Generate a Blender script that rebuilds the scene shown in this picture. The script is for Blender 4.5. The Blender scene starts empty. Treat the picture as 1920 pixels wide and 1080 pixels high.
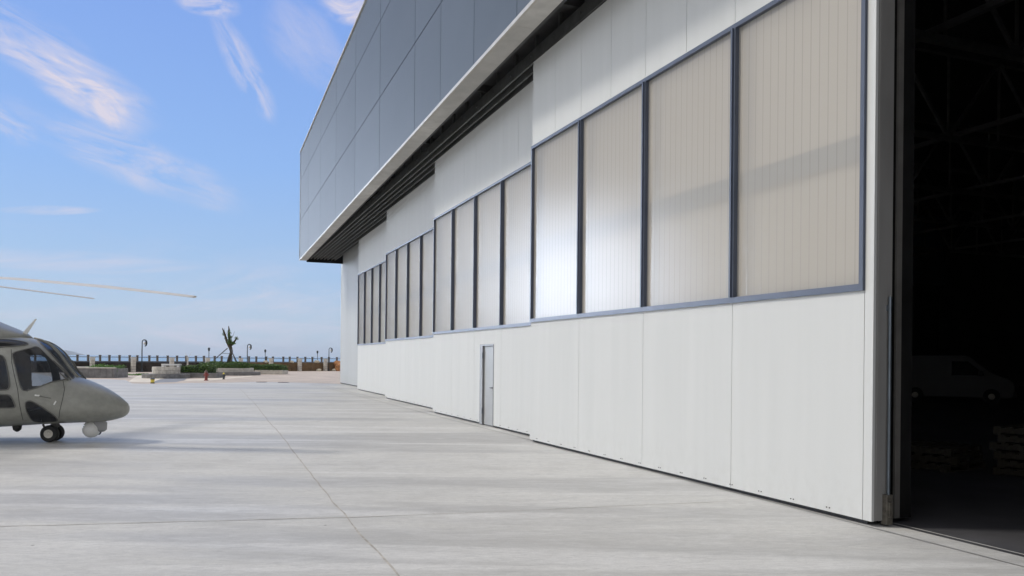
import bpy, bmesh, math, random
from mathutils import Vector, Matrix
import numpy as np
random.seed(7)
rad = math.radians
S = bpy.context.scene
COL = S.collection
# ------------------------------------------------------------------ camera model (used to place things from measured sight lines)
FPX = 1500.0; ROLL = math.atan(.0096); TH = math.atan(583/math.cos(ROLL)/FPX); PY = 672.6; EYE = 1.75
fv = Vector((math.sin(TH), math.cos(TH), 0)); rv = Vector((math.cos(TH), -math.sin(TH), 0)); uv_ = Vector((0, 0, 1))
RV = rv*math.cos(ROLL)+uv_*math.sin(ROLL); UV = -math.sin(ROLL)*rv+math.cos(ROLL)*uv_
CAM = Vector((0, 0, EYE))
def ray(x, y): return fv+RV*((x-960)/FPX)-UV*((y-PY)/FPX)
def gnd(x, y, z=0.0):
    d = ray(x, y); t = (z-EYE)/d.z; p = CAM+d*t; return Vector((p.x, p.y, z))
def at(x, depth, z=0.0):
    p = CAM+(fv+rv*((x-960)/FPX))*depth; return Vector((p.x, p.y, z))
cam = bpy.data.cameras.new('camera'); co = bpy.data.objects.new('camera', cam); COL.objects.link(co); S.camera = co
cam.sensor_width = 36; cam.lens = 36*FPX/1920; cam.shift_y = (PY-540)/1920; cam.clip_start = .05; cam.clip_end = 30000
m = Matrix((RV, UV, -fv)).transposed().to_4x4(); m.translation = CAM; co.matrix_world = m

# ------------------------------------------------------------------ materials
def newmat(name):
    m = bpy.data.materials.new(name); m.use_nodes = True; nt = m.node_tree
    return m, nt, nt.nodes['Principled BSDF'], nt.nodes['Material Output']
def N(nt, t, **k):
    n = nt.nodes.new(t)
    for a, b in k.items():
        if a.startswith('i_'): n.inputs[a[2:].replace('_', ' ')].default_value = b
        else: setattr(n, a, b)
    return n
def mix(nt, fac, a, b, typ='MIX'):
    n = nt.nodes.new('ShaderNodeMix'); n.data_type = 'RGBA'; n.blend_type = typ
    for s, v in ((0, fac), (6, a), (7, b)):
        if hasattr(v, 'is_output') or isinstance(v, bpy.types.NodeSocket): nt.links.new(v, n.inputs[s])
        else: n.inputs[s].default_value = v if s == 0 else (*v[:3], 1)
    return n.outputs[2]
def ramp(nt, src, pts):
    n = nt.nodes.new('ShaderNodeValToRGB'); nt.links.new(src, n.inputs[0]); cr = n.color_ramp
    while len(cr.elements) < len(pts): cr.elements.new(.5)
    for e, (p, c) in zip(cr.elements, pts): e.position = p; e.color = (c, c, c, 1) if not hasattr(c, '__len__') else (*c, 1)
    return n.outputs[0]
def noise(nt, vec, scale, detail=4, rough=.55, dist=0):
    n = N(nt, 'ShaderNodeTexNoise'); n.inputs['Scale'].default_value = scale; n.inputs['Detail'].default_value = detail
    n.inputs['Roughness'].default_value = rough; n.inputs['Distortion'].default_value = dist
    if vec is not None: nt.links.new(vec, n.inputs['Vector'])
    return n.outputs['Fac']
def mapping(nt, src, scale=(1, 1, 1), rot=(0, 0, 0), loc=(0, 0, 0)):
    n = nt.nodes.new('ShaderNodeMapping'); nt.links.new(src, n.inputs[0])
    n.inputs['Scale'].default_value = scale; n.inputs['Rotation'].default_value = rot; n.inputs['Location'].default_value = loc
    return n.outputs[0]
def tmap(nt, src, size, rot, loc=(0, 0, 0)):
    n = nt.nodes.new('ShaderNodeMapping'); n.vector_type = 'TEXTURE'; nt.links.new(src, n.inputs[0])
    n.inputs['Scale'].default_value = size; n.inputs['Rotation'].default_value = (0, 0, rot); n.inputs['Location'].default_value = loc
    return n.outputs[0]
def bump(nt, bsdf, h, strength=.3, dist=.01):
    b = N(nt, 'ShaderNodeBump'); b.inputs['Strength'].default_value = strength; b.inputs['Distance'].default_value = dist
    nt.links.new(h, b.inputs['Height']); nt.links.new(b.outputs[0], bsdf.inputs['Normal'])
def simple(name, col, rough=.6, metal=0, var=.12, scale=3, stretch=(1, 1, 1), spec=.5, bmp=0, fine=0):
    m, nt, b, o = newmat(name)
    tc = N(nt, 'ShaderNodeTexCoord'); v = mapping(nt, tc.outputs['Object'], stretch)
    f = noise(nt, v, scale, 5)
    lo = tuple(c*(1-var) for c in col); hi = tuple(min(1, c*(1+var)) for c in col)
    c = mix(nt, ramp(nt, f, [(.3, 0), (.7, 1)]), lo, hi)
    if fine:
        f2 = noise(nt, tc.outputs['Object'], fine, 3)
        c = mix(nt, ramp(nt, f2, [(.35, 0), (.65, .35)]), c, tuple(x*.6 for x in col))
    nt.links.new(c, b.inputs['Base Color'])
    b.inputs['Roughness'].default_value = rough; b.inputs['Metallic'].default_value = metal
    b.inputs['Specular IOR Level'].default_value = spec
    if bmp: bump(nt, b, noise(nt, tc.outputs['Object'], scale*8, 4), bmp, .01)
    return m
MAT = {}
MAT['door'] = None
def door_white():
    m, nt, b, o = newmat('painted_door_skin')
    tc = N(nt, 'ShaderNodeTexCoord')
    f = noise(nt, mapping(nt, tc.outputs['Object'], (3.0, 1, .18)), 1.3, 5)
    c = mix(nt, ramp(nt, f, [(.3, 0), (.75, 1)]), (.578, .587, .570), (.612, .618, .600))
    sep = N(nt, 'ShaderNodeSeparateXYZ'); nt.links.new(tc.outputs['Object'], sep.inputs[0])
    # splash dirt near the foot of the leaf
    mr = N(nt, 'ShaderNodeMapRange'); nt.links.new(sep.outputs[2], mr.inputs[0]); mr.inputs[1].default_value = .05; mr.inputs[2].default_value = .7; mr.inputs[3].default_value = 1; mr.inputs[4].default_value = 0
    n2 = noise(nt, mapping(nt, tc.outputs['Object'], (1, 1, .6)), 9, 6, .7)
    mu = N(nt, 'ShaderNodeMath', operation='MULTIPLY'); nt.links.new(mr.outputs[0], mu.inputs[0]); nt.links.new(ramp(nt, n2, [(.45, 0), (.75, .28)]), mu.inputs[1])
    c = mix(nt, mu.outputs[0], c, (.42, .41, .38))
    n3 = noise(nt, tc.outputs['Object'], 240, 2)
    c = mix(nt, ramp(nt, n3, [(.4, 0), (.7, .12)]), c, (.5, .5, .5))
    nt.links.new(c, b.inputs['Base Color']); b.inputs['Roughness'].default_value = .65; b.inputs['Specular IOR Level'].default_value = .2
    bump(nt, b, noise(nt, mapping(nt, tc.outputs['Object'], (1, 1, .5)), 1.2, 3), .12, .02)
    return m
MAT['door'] = door_white()
MAT['seam'] = simple('grey_seam_core', (.30, .31, .31), .7, var=.1)  # grey leaf core behind the skin, seen in the panel gaps
MAT['rubber'] = simple('black_rubber', (.02, .02, .022), .7, var=.2)
MAT['slate'] = simple('slate_blue_frame', (.082, .098, .135), .42, .1, var=.10, scale=2, spec=.45)
MAT['endface'] = simple('grey_end_face', (.24, .235, .225), .5, var=.15, scale=2, stretch=(1, 1, .3))
MAT['edgetrim'] = simple('dull_edge_trim', (.13, .125, .115), .6, var=.2)
MAT['greydoor'] = simple('grey_painted_door', (.29, .292, .28), .45, var=.06)
MAT['greyframe'] = simple('dark_grey_door_frame', (.24, .245, .25), .45, var=.06)
MAT['steel'] = simple('blued_steel_rod', (.16, .19, .22), .35, .7, var=.2)
MAT['dirtysteel'] = simple('worn_steel_bracket', (.13, .12, .10), .6, .4, var=.35, scale=20)
MAT['wall'] = simple('pale_grey_wall_panel', (.40, .41, .40), .6, var=.05, scale=1, stretch=(1, 1, .2), fine=60)
MAT['soffit'] = simple('dusty_grey_flashing', (.50, .487, .455), .6, .0, var=.22, scale=.35, fine=3)
MAT['rail'] = simple('track_rail_steel', (.12, .125, .12), .5, .5, var=.25, scale=4)
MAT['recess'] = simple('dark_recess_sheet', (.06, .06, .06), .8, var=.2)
MAT['black'] = simple('matt_black_lining', (.012, .012, .012), .9, var=.3, spec=.1)
MAT['trim'] = simple('pale_aluminium_coping', (.50, .475, .42), .45, .2, var=.12)
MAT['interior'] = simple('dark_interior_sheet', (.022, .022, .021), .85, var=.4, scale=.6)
MAT['truss'] = simple('dusty_roof_truss_steel', (.15, .15, .145), .7, var=.2)
def cladding():
    m, nt, b, o = newmat('slate_composite_cladding')
    tc = N(nt, 'ShaderNodeTexCoord')
    f = noise(nt, mapping(nt, tc.outputs['Object'], (.3, .35, .9)), .5, 4)
    c = mix(nt, ramp(nt, f, [(.3, 0), (.7, 1)]), (.074, .091, .106), (.087, .104, .119))
    # rain streaks
    n2 = noise(nt, mapping(nt, tc.outputs['Object'], (4, 4, .12)), 1.5, 5)
    c = mix(nt, ramp(nt, n2, [(.5, 0), (.85, .35)]), c, (.07, .088, .105))
    at_ = N(nt, 'ShaderNodeAttribute', attribute_name='tone')
    c = mix(nt, .35, c, at_.outputs['Color'], 'MULTIPLY')
    nt.links.new(c, b.inputs['Base Color']); b.inputs['Roughness'].default_value = .52; b.inputs['Metallic'].default_value = .1; b.inputs['Specular IOR Level'].default_value = .35
    bump(nt, b, noise(nt, tc.outputs['Object'], .55, 2), .15, .05)
    return m
MAT['clad'] = cladding()
MAT['cladplain'] = simple('slate_gable_sheet', (.13, .17, .21), .45, .25, var=.08)
def pane():
    m, nt, b, o = newmat('ribbed_polycarbonate')
    tc = N(nt, 'ShaderNodeTexCoord')
    sep = N(nt, 'ShaderNodeSeparateXYZ'); nt.links.new(tc.outputs['Object'], sep.inputs[0])
    def ribs(per, w):
        a = N(nt, 'ShaderNodeMath', operation='DIVIDE'); nt.links.new(sep.outputs[0], a.inputs[0]); a.inputs[1].default_value = per
        f = N(nt, 'ShaderNodeMath', operation='FRACT'); nt.links.new(a.outputs[0], f.inputs[0])
        s = N(nt, 'ShaderNodeMath', operation='SUBTRACT'); nt.links.new(f.outputs[0], s.inputs[0]); s.inputs[1].default_value = .5
        ab = N(nt, 'ShaderNodeMath', operation='ABSOLUTE'); nt.links.new(s.outputs[0], ab.inputs[0])
        l = N(nt, 'ShaderNodeMapRange'); nt.links.new(ab.outputs[0], l.inputs[0]); l.inputs[1].default_value = .5-w; l.inputs[2].default_value = .5
        return l.outputs[0]
    r1 = ribs(.14, .09); r2 = ribs(.035, .25)
    col = mix(nt, r1, (.95, .91, .84), (.74, .71, .66))
    n1 = noise(nt, mapping(nt, tc.outputs['Object'], (1, 1, .5)), .8, 4)
    col = mix(nt, ramp(nt, n1, [(.3, 0), (.75, .4)]), col, (.88, .83, .76))
    dif = N(nt, 'ShaderNodeBsdfDiffuse'); nt.links.new(col, dif.inputs[0])
    tl = N(nt, 'ShaderNodeBsdfTranslucent'); nt.links.new(col, tl.inputs[0])
    tr = N(nt, 'ShaderNodeBsdfTransparent'); nt.links.new(mix(nt, r1, (.97, .965, .95), (.86, .86, .86)), tr.inputs[0])
    gl = N(nt, 'ShaderNodeBsdfGlossy'); gl.inputs['Roughness'].default_value = .19; gl.inputs[0].default_value = (.33, .33, .33, 1)
    h = N(nt, 'ShaderNodeMath', operation='ADD'); nt.links.new(r1, h.inputs[0]); nt.links.new(noise(nt, tc.outputs['Object'], 18, 3), h.inputs[1])
    bp = N(nt, 'ShaderNodeBump'); bp.inputs['Strength'].default_value = .12; bp.inputs['Distance'].default_value = .006; nt.links.new(h.outputs[0], bp.inputs['Height'])
    nt.links.new(bp.outputs[0], gl.inputs['Normal'])
    m1 = N(nt, 'ShaderNodeMixShader'); m1.inputs[0].default_value = .12; nt.links.new(dif.outputs[0], m1.inputs[1]); nt.links.new(tl.outputs[0], m1.inputs[2])
    m2 = N(nt, 'ShaderNodeMixShader'); m2.inputs[0].default_value = .62; nt.links.new(m1.outputs[0], m2.inputs[1]); nt.links.new(tr.outputs[0], m2.inputs[2])
    fr = N(nt, 'ShaderNodeFresnel'); fr.inputs[0].default_value = 1.5
    m3 = N(nt, 'ShaderNodeMixShader'); nt.links.new(fr.outputs[0], m3.inputs[0]); nt.links.new(m2.outputs[0], m3.inputs[1]); nt.links.new(gl.outputs[0], m3.inputs[2])
    nt.links.new(m3.outputs[0], o.inputs[0])
    return m
MAT['pane'] = pane()
MAT['liner'] = simple('beige_inner_sheet', (.95, .87, .72), .6, var=.05, scale=.5)
MAT['beam'] = simple('grey_cross_rail', (.33, .36, .35), .6, var=.08)

def concrete():
    m, nt, b, o = newmat('apron_concrete')
    tc = N(nt, 'ShaderNodeTexCoord'); P = tc.outputs['Object']
    n0 = noise(nt, P, .30, 6, .65)
    c = mix(nt, ramp(nt, n0, [(.3, 0), (.7, 1)]), (.575, .57, .54), (.70, .692, .652))
    # drying streaks and screed marks that run across the apron
    n1 = noise(nt, tmap(nt, P, (13, 2.4, 1), -TH), 1.0, 5, .55, .35)
    c = mix(nt, ramp(nt, n1, [(.47, 0), (.55, .85)]), c, (.47, .466, .448))
    n1b = noise(nt, tmap(nt, P, (7, .8, 1), -TH+.03, (3, 7, 0)), 1.0, 6, .65, .6)
    c = mix(nt, ramp(nt, n1b, [(.5, 0), (.68, .40)]), c, (.46, .46, .455))
    n1c = noise(nt, tmap(nt, P, (12, 1.0, 1), -TH, (13, 2, 0)), 1.0, 4, .5, .2)
    c = mix(nt, ramp(nt, n1c, [(.56, 0), (.62, .75)]), c, (.74, .735, .71))
    n2 = noise(nt, P, .9, 7, .68, .5)
    c = mix(nt, ramp(nt, n2, [(.47, 0), (.72, .5)]), c, (.43, .42, .40))
    n3 = noise(nt, tmap(nt, P, (1.2, .35, 1), -TH), 1.4, 6, .72, 1.0)
    c = mix(nt, ramp(nt, n3, [(.42, 0), (.68, .5)]), c, (.70, .695, .68))
    n5 = noise(nt, tmap(nt, P, (1.0, .2, 1), -TH+.1, (4, 4, 0)), 2.2, 6, .75, 1.4)
    c = mix(nt, ramp(nt, n5, [(.50, 0), (.70, .55)]), c, (.40, .40, .395))
    n6 = noise(nt, tmap(nt, P, (1, .45, 1), -TH), 9, 5, .75, .5)
    c = mix(nt, ramp(nt, n6, [(.40, .28), (.56, 0)]), c, (.40, .395, .38))
    n4 = noise(nt, P, 55, 4, .7)
    c = mix(nt, ramp(nt, n4, [(.35, .16), (.62, 0)]), c, (.22, .22, .22))
    vo = N(nt, 'ShaderNodeTexVoronoi'); vo.inputs['Scale'].default_value = 1.1; nt.links.new(P, vo.inputs['Vector'])
    c = mix(nt, ramp(nt, vo.outputs['Distance'], [(.012, .8), (.022, 0)]), c, (.10, .09, .08))
    nt.links.new(c, b.inputs['Base Color'])
    rr = N(nt, 'ShaderNodeMapRange'); nt.links.new(n1, rr.inputs[0]); rr.inputs[1].default_value = .4; rr.inputs[2].default_value = .6; rr.inputs[3].default_value = .72; rr.inputs[4].default_value = .5
    nt.links.new(rr.outputs[0], b.inputs['Roughness']); b.inputs['Specular IOR Level'].default_value = .4
    bb = N(nt, 'ShaderNodeMath', operation='ADD'); nt.links.new(n4, bb.inputs[0]); nt.links.new(n2, bb.inputs[1])
    bump(nt, b, bb.outputs[0], .25, .004)
    return m
MAT['concrete'] = concrete()
MAT['joint'] = simple('joint_filler', (.44, .415, .375), .9, var=.35, scale=9)
MAT['groove'] = simple('track_groove_grime', (.42, .415, .40), .9, var=.2)
MAT['floor'] = simple('shade_toned_hangar_floor', (.075, .075, .082), .55, var=.25, scale=1.3, bmp=.1)  # floor concrete coloured darker to stand in for indoor shade
MAT['paver'] = simple('beige_paving', (.56, .48, .405), .8, var=.18, scale=.5, fine=6, bmp=.1)
MAT['cream'] = simple('cream_kerb_paving', (.70, .64, .54), .8, var=.12, scale=1)
MAT['asphalt'] = simple('grey_drive', (.25, .26, .28), .8, var=.12, scale=1)
MAT['stone'] = simple('pale_stone', (.58, .55, .49), .8, var=.2, scale=2.5, bmp=.3)
MAT['stonedark'] = simple('grey_stone_coursing', (.20, .20, .20), .85, var=.3, scale=2.5, bmp=.3)
MAT['seawall'] = simple('dark_sea_wall_stone', (.045, .038, .032), .9, var=.55, scale=1.5, bmp=.4)
MAT['earth'] = simple('brown_earth_bank', (.17, .11, .055), .95, var=.4, scale=1.3, bmp=.5)
MAT['railing'] = simple('weathered_railing_concrete', (.13, .115, .10), .8, var=.3)
MAT['lampiron'] = simple('dark_green_cast_iron', (.035, .045, .05), .5, .4, var=.2)
MAT['lampglass'] = simple('opal_lamp_glass', (.75, .75, .72), .3, var=.03)
MAT['orange'] = simple('orange_rock', (.40, .19, .08), .95, var=.5, scale=3, bmp=.5)
MAT['rock'] = simple('cream_rock', (.60, .55, .43), .9, var=.25, scale=3, bmp=.5)
MAT['red'] = simple('faded_red_paint', (.26, .06, .05), .5, var=.3, scale=6)
MAT['yellow'] = simple('yellow_paint', (.75, .62, .10), .5, var=.15, scale=6)
MAT['darkpaint'] = simple('dark_blue_grey_paint', (.05, .06, .07), .5, var=.2)
MAT['bark'] = simple('tree_bark', (.07, .055, .035), .9, var=.35, scale=8, bmp=.4)
MAT['pole'] = simple('prop_pole_wood', (.10, .11, .12), .8, var=.2)
MAT['wood'] = simple('pallet_wood', (.06, .052, .034), .85, var=.35, scale=5, stretch=(1, 4, 4))
MAT['manhole'] = simple('cast_iron_cover', (.16, .12, .10), .7, .3, var=.3)
MAT['island'] = simple('island_scrub', (.10, .12, .11), .9, var=.3, scale=.01)
def leafmat(name, a, b_):
    m, nt, b, o = newmat(name)
    oi = N(nt, 'ShaderNodeAttribute', attribute_name='tone')
    c = mix(nt, oi.outputs['Fac'], a, b_)
    nt.links.new(c, b.inputs['Base Color']); b.inputs['Roughness'].default_value = .55
    b.inputs['Subsurface Weight'].default_value = 0
    return m
MAT['leaf'] = leafmat('hedge_leaves', (.018, .045, .007), (.12, .23, .035))
MAT['grassleaf'] = leafmat('bright_ground_plants', (.06, .15, .02), (.15, .30, .05))
MAT['heli'] = simple('helicopter_grey_green_paint', (.305, .308, .275), .33, .08, var=.10, scale=1.2, fine=9)
MAT['helidark'] = simple('helicopter_dark_fittings', (.03, .03, .03), .5, .2, var=.3)
MAT['heliseal'] = simple('window_seal_grey', (.13, .13, .12), .5, var=.1)
MAT['heliwhite'] = simple('turret_off_white', (.76, .76, .73), .4, var=.06)
MAT['turretgrey'] = simple('turret_grey', (.34, .34, .34), .45, var=.08)
MAT['tyre'] = simple('tyre_rubber', (.025, .025, .025), .75, var=.2)
MAT['hub'] = simple('wheel_hub_paint', (.60, .57, .50), .4, .2, var=.1)
MAT['blade'] = simple('rotor_blade_paint', (.62, .60, .56), .5, var=.06)
MAT['seat'] = simple('seat_fabric', (.22, .20, .17), .9, var=.2)
def glassmat(name, tint, refl=.05, clear=.5):
    m, nt, b, o = newmat(name)
    gl = N(nt, 'ShaderNodeBsdfGlossy'); gl.inputs['Roughness'].default_value = refl
    tr = N(nt, 'ShaderNodeBsdfTransparent'); tr.inputs[0].default_value = (*tint, 1)
    df = N(nt, 'ShaderNodeBsdfDiffuse'); df.inputs[0].default_value = (.03, .035, .045, 1)
    m1 = N(nt, 'ShaderNodeMixShader'); m1.inputs[0].default_value = clear; nt.links.new(df.outputs[0], m1.inputs[1]); nt.links.new(tr.outputs[0], m1.inputs[2])
    fr = N(nt, 'ShaderNodeFresnel'); fr.inputs[0].default_value = 1.5
    m2 = N(nt, 'ShaderNodeMixShader'); nt.links.new(fr.outputs[0], m2.inputs[0]); nt.links.new(m1.outputs[0], m2.inputs[1]); nt.links.new(gl.outputs[0], m2.inputs[2])
    nt.links.new(m2.outputs[0], o.inputs[0]); return m
MAT['heliglass'] = glassmat('helicopter_tinted_glass', (.72, .77, .82), .06, .72)
MAT['vanglass'] = glassmat('van_glass', (.2, .2, .2), .05, .3)
MAT['vanpaint'] = simple('van_white_paint_shade_toned', (.12, .12, .12), .35, var=.04)  # white paint with the indoor shade put into its colour
MAT['headlight'] = simple('headlight_lens', (.7, .7, .72), .1, .5, var=.05)
def sea():
    m, nt, b, o = newmat('sea_water')
    tc = N(nt, 'ShaderNodeTexCoord')
    b.inputs['Base Color'].default_value = (.20, .34, .46, 1); b.inputs['Roughness'].default_value = .28
    bump(nt, b, noise(nt, mapping(nt, tc.outputs['Object'], (1, 2.2, 1), (0, 0, TH)), .25, 6, .7), .35, .25)
    return m
MAT['sea'] = sea()

# ------------------------------------------------------------------ mesh helpers
class MB:
    def __init__(s): s.bm = bmesh.new()
    def face(s, pts):
        try: return s.bm.faces.new([s.bm.verts.new(p) for p in pts])
        except ValueError: return None
    def box(s, x0, x1, y0, y1, z0, z1, M=None, bev=0):
        r = bmesh.ops.create_cube(s.bm, size=1.0); vs = r['verts']
        for v in vs:
            v.co = Vector(((x0+x1)/2+v.co.x*(x1-x0), (y0+y1)/2+v.co.y*(y1-y0), (z0+z1)/2+v.co.z*(z1-z0)))
        if bev:
            es = list({e for v in vs for e in v.link_edges})
            r = bmesh.ops.bevel(s.bm, geom=es, offset=bev, segments=2, affect='EDGES', profile=.5)
            vs = list({v for f in r['faces'] for v in f.verts})
        if M is not None:
            for v in vs: v.co = M @ v.co
        return s
    def prism(s, poly, a, b, axis='z', M=None):
        def P(u, v, w): 
            p = Vector((u, v, w)) if axis == 'z' else (Vector((u, w, v)) if axis == 'y' else Vector((w, u, v)))
            return M @ p if M is not None else p
        lo = [s.bm.verts.new(P(u, v, a)) for u, v in poly]; hi = [s.bm.verts.new(P(u, v, b)) for u, v in poly]
        n = len(poly)
        s.bm.faces.new(lo[::-1]); s.bm.faces.new(hi)
        for i in range(n): s.bm.faces.new([lo[i], lo[(i+1) % n], hi[(i+1) % n], hi[i]])
        return s
    def tube(s, pts, r, n=8, cap=True):
        pts = [Vector(p) for p in pts]; rs = r if hasattr(r, '__len__') else [r]*len(pts)
        rings = []; ref = None
        for i, p in enumerate(pts):
            t = (pts[min(i+1, len(pts)-1)]-pts[max(i-1, 0)]).normalized()
            if ref is None: ref = t.orthogonal().normalized()
            ref = (ref-t*ref.dot(t)); ref = ref.normalized() if ref.length > 1e-6 else t.orthogonal().normalized()
            b = t.cross(ref)
            rings.append([s.bm.verts.new(p+(ref*math.cos(a)+b*math.sin(a))*rs[i]) for a in [2*math.pi*k/n for k in range(n)]])
        for A, B in zip(rings, rings[1:]):
            for k in range(n): s.bm.faces.new([A[k], A[(k+1) % n], B[(k+1) % n], B[k]])
        if cap: s.bm.faces.new(rings[0][::-1]); s.bm.faces.new(rings[-1])
        return s
    def lathe(s, prof, n=24, M=None, axis='z'):
        rings = []
        for r, h in prof:
            ring = []
            for k in range(n):
                a = 2*math.pi*k/n; r_ = max(r, 1e-4)
                p = Vector((r_*math.cos(a), r_*math.sin(a), h)) if axis == 'z' else Vector((r_*math.cos(a), h, r_*math.sin(a)))
                ring.append(s.bm.verts.new(M @ p if M is not None else p))
            rings.append(ring)
        for A, B in zip(rings, rings[1:]):
            for k in range(n): s.bm.faces.new([A[k], A[(k+1) % n], B[(k+1) % n], B[k]])
        s.bm.faces.new(rings[0][::-1]); s.bm.faces.new(rings[-1])
        return s
    def build(s, name, mat, parent=None, smooth=False, recalc=True, loc=None, rotz=0):
        if recalc: bmesh.ops.recalc_face_normals(s.bm, faces=s.bm.faces[:])
        me = bpy.data.meshes.new(name)
        s.bm.to_mesh(me); s.bm.free()
        if mat is not None: me.materials.append(mat)
        if smooth: me.polygons.foreach_set('use_smooth', [True]*len(me.polygons))
        o = bpy.data.objects.new(name, me); COL.objects.link(o)
        if parent is not None: o.parent = parent
        if loc is not None: o.location = loc
        o.rotation_euler.z = rotz
        return o
def autosmooth(o, ang=35):
    me = o.data; me.polygons.foreach_set('use_smooth', [True]*len(me.polygons)); me.set_sharp_from_angle(angle=rad(ang))
def tag(o, label=None, cat=None, group=None, kind=None):
    if label: o['label'] = label
    if cat: o['category'] = cat
    if group: o['group'] = group
    if kind: o['kind'] = kind
    return o
def thing(name, label, cat, loc=(0, 0, 0), rotz=0, group=None):
    o = bpy.data.objects.new(name, None); o.empty_display_size = .2; COL.objects.link(o)
    o.location = loc; o.rotation_euler.z = rotz
    return tag(o, label, cat, group)
def dup(root, loc, rotz=0, label=None, scale=None):
    r = root.copy(); COL.objects.link(r); r.location = loc; r.rotation_euler = (0, 0, rotz)
    if label: r['label'] = label
    if scale: r.scale = (scale, scale, scale)
    for ch in list(root.children):
        c = ch.copy(); COL.objects.link(c); c.parent = r
        for g in ch.children:
            d = g.copy(); COL.objects.link(d); d.parent = c
    return r

# ------------------------------------------------------------------ ground, sea
FA = Vector((-11.9, 88.5, 0)); FB = Vector((13.8, 101.0, 0)); FD = (FB-FA).normalized(); FN = Vector((-FD.y, FD.x, 0))   # line of the sea wall, FN towards the sea
def fpt(px, off=0.0, z=0.0):
    d = ray(px, 690); d = Vector((d.x, d.y, 0)); base = FA+FN*off
    t = (base.x*FD.y-base.y*FD.x)/(d.x*FD.y-d.y*FD.x); p = d*t
    return Vector((p.x, p.y, z))
g = MB()
e0 = FA-FD*420+FN*1.2; e1 = FA+FD*420+FN*1.2
g.face([(e0.x, e0.y, 0), (-420, -300, 0), (420, -300, 0), (e1.x, e1.y, 0)])
g.face([(e0.x, e0.y, 0), (e1.x, e1.y, 0), (e1.x, e1.y, -6), (e0.x, e0.y, -6)])
tag(g.build('ground', MAT['concrete']), kind='structure')
g = MB(); g.face([(-9000, -900, -3.0), (9000, -900, -3.0), (9000, 9000, -3.0), (-9000, 9000, -3.0)])
tag(g.build('sea', MAT['sea']), kind='structure')
# paving beyond the apron
def sheet(name, pts, mat, z): 
    g = MB(); g.face([(p[0], p[1], z) for p in pts]); return tag(g.build(name, mat), kind='structure')
pv = [gnd(*p) for p in [(120, 711), (205, 711), (236, 713), (248, 719), (300, 720), (360, 718), (420, 717.5), (480, 716), (560, 717.5), (640, 720), (760, 722)]]
far = [fpt(1100, -.3), fpt(60, -.3)]
sheet('paving', pv+far, MAT['paver'], .004)
sheet('drive', [gnd(*p) for p in [(296, 712), (320, 709), (352, 708.5), (346, 713), (330, 716.5), (300, 717.5), (286, 719)]], MAT['asphalt'], .008)
sheet('kerb_paving', [gnd(*p) for p in [(352, 711.5), (405, 709), (470, 705), (476, 704.3), (470, 706.5), (430, 710), (395, 713.5), (345, 714)]], MAT['cream'], .008)
sheet('plaza', [gnd(*p) for p in [(240, 716.5), (250, 709), (262, 704), (300, 703), (330, 706), (300, 711.5), (285, 717)]], MAT['cream'], .012)
# joints in the apron
def strip(pts, w, z=.004, jit=.012):
    g = MB(); P = []
    for a, b in zip(pts, pts[1:]):
        a = Vector(a); b = Vector(b); n = max(2, int((b-a).length/.25))
        for i in range(n): P.append(a.lerp(b, i/n))
    P.append(Vector(pts[-1])); L = []; R_ = []
    ox = 0
    for i, p in enumerate(P):
        t = (P[min(i+1, len(P)-1)]-P[max(i-1, 0)]).normalized(); nn = Vector((-t.y, t.x))
        ox = ox*.85+random.uniform(-jit, jit); ww = w*random.uniform(.65, 1.3)
        L.append(g.bm.verts.new(((p+nn*(ox+ww/2)).x, (p+nn*(ox+ww/2)).y, z))); R_.append(g.bm.verts.new(((p+nn*(ox-ww/2)).x, (p+nn*(ox-ww/2)).y, z)))
    for i in range(len(P)-1): g.bm.faces.new([L[i], R_[i], R_[i+1], L[i+1]])
    return g
def joint(pts, w): return tag(strip(pts, w).build('expansion_joint', MAT['joint']), kind='structure')
joint([(1.47, -14), (1.47, 4), (1.485, 6.3), (1.49, 8.76), (1.62, 16), (1.85, 31.6), (1.95, 46)], .018)
joint([(-22, 12.9), (-8, 10.55), (-1.88, 9.41), (1.49, 8.77), (4, 8.5), (6.3, 8.27)], .014)
joint([(-22, 3.2), (1.47, 2.4), (6.3, 2.2)], .014)
joint([(-7.4, -14), (-7.3, 10.4), (-6.9, 45)], .016)

# ------------------------------------------------------------------ hangar
hang = thing('hangar', 'large hangar with slate blue upper cladding overhanging white sliding doors', 'hangar', (8.6, 53.5, 0))
HL = Vector((8.6, 53.5, 0))
def hb(mb, name, mat, parent=None, **k):
    o = mb.build(name, mat, parent or hang, **k); o.location = -HL if parent is None else (0, 0, 0); return o
BX0 = Vector((5.859, 52.919)); BX1 = Vector((5.372, 14.99)); BD = (BX1-BX0).normalized()
BROT = math.atan2(BD.y, BD.x); YN = -16.0
def bpt(y, off=0):   # point on the upper front line at given y, offset inward
    t = (y-BX0.y)/BD.y; return Vector((BX0.x+BD.x*t+off, y))
ZB, ZT = 7.95, 14.92
seams = [52.919, 48.1, 42.6, 37.0, 31.7, 26.7, 21.7, 19.0, 16.3, 13.7]
while seams[-1] > YN+2.7: seams.append(seams[-1]-2.65)
seams.append(YN)
rows = [ZB+.06, 10.49, 13.09, ZT-.05]
def pbox(mb, y0, y1, x0, x1, z0, z1):   # box following the front line
    a = bpt(y0, x0); b = bpt(y1, x0); c = bpt(y1, x1); d = bpt(y0, x1)
    return mb.prism([(a.x, a.y), (b.x, b.y), (c.x, c.y), (d.x, d.y)], z0, z1)
mb = MB(); tones = []
for i in range(len(seams)-1):
    for j in range(3):
        gp = .012 if i != 4 and i != 5 else .02
        pbox(mb, seams[i]-gp, seams[i+1]+gp, 0, .04, rows[j]+.014, rows[j+1]-.014)
        tones += [random.uniform(.55, 1.0)]*6
cl = hb(mb, 'cladding', MAT['clad'])
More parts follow.
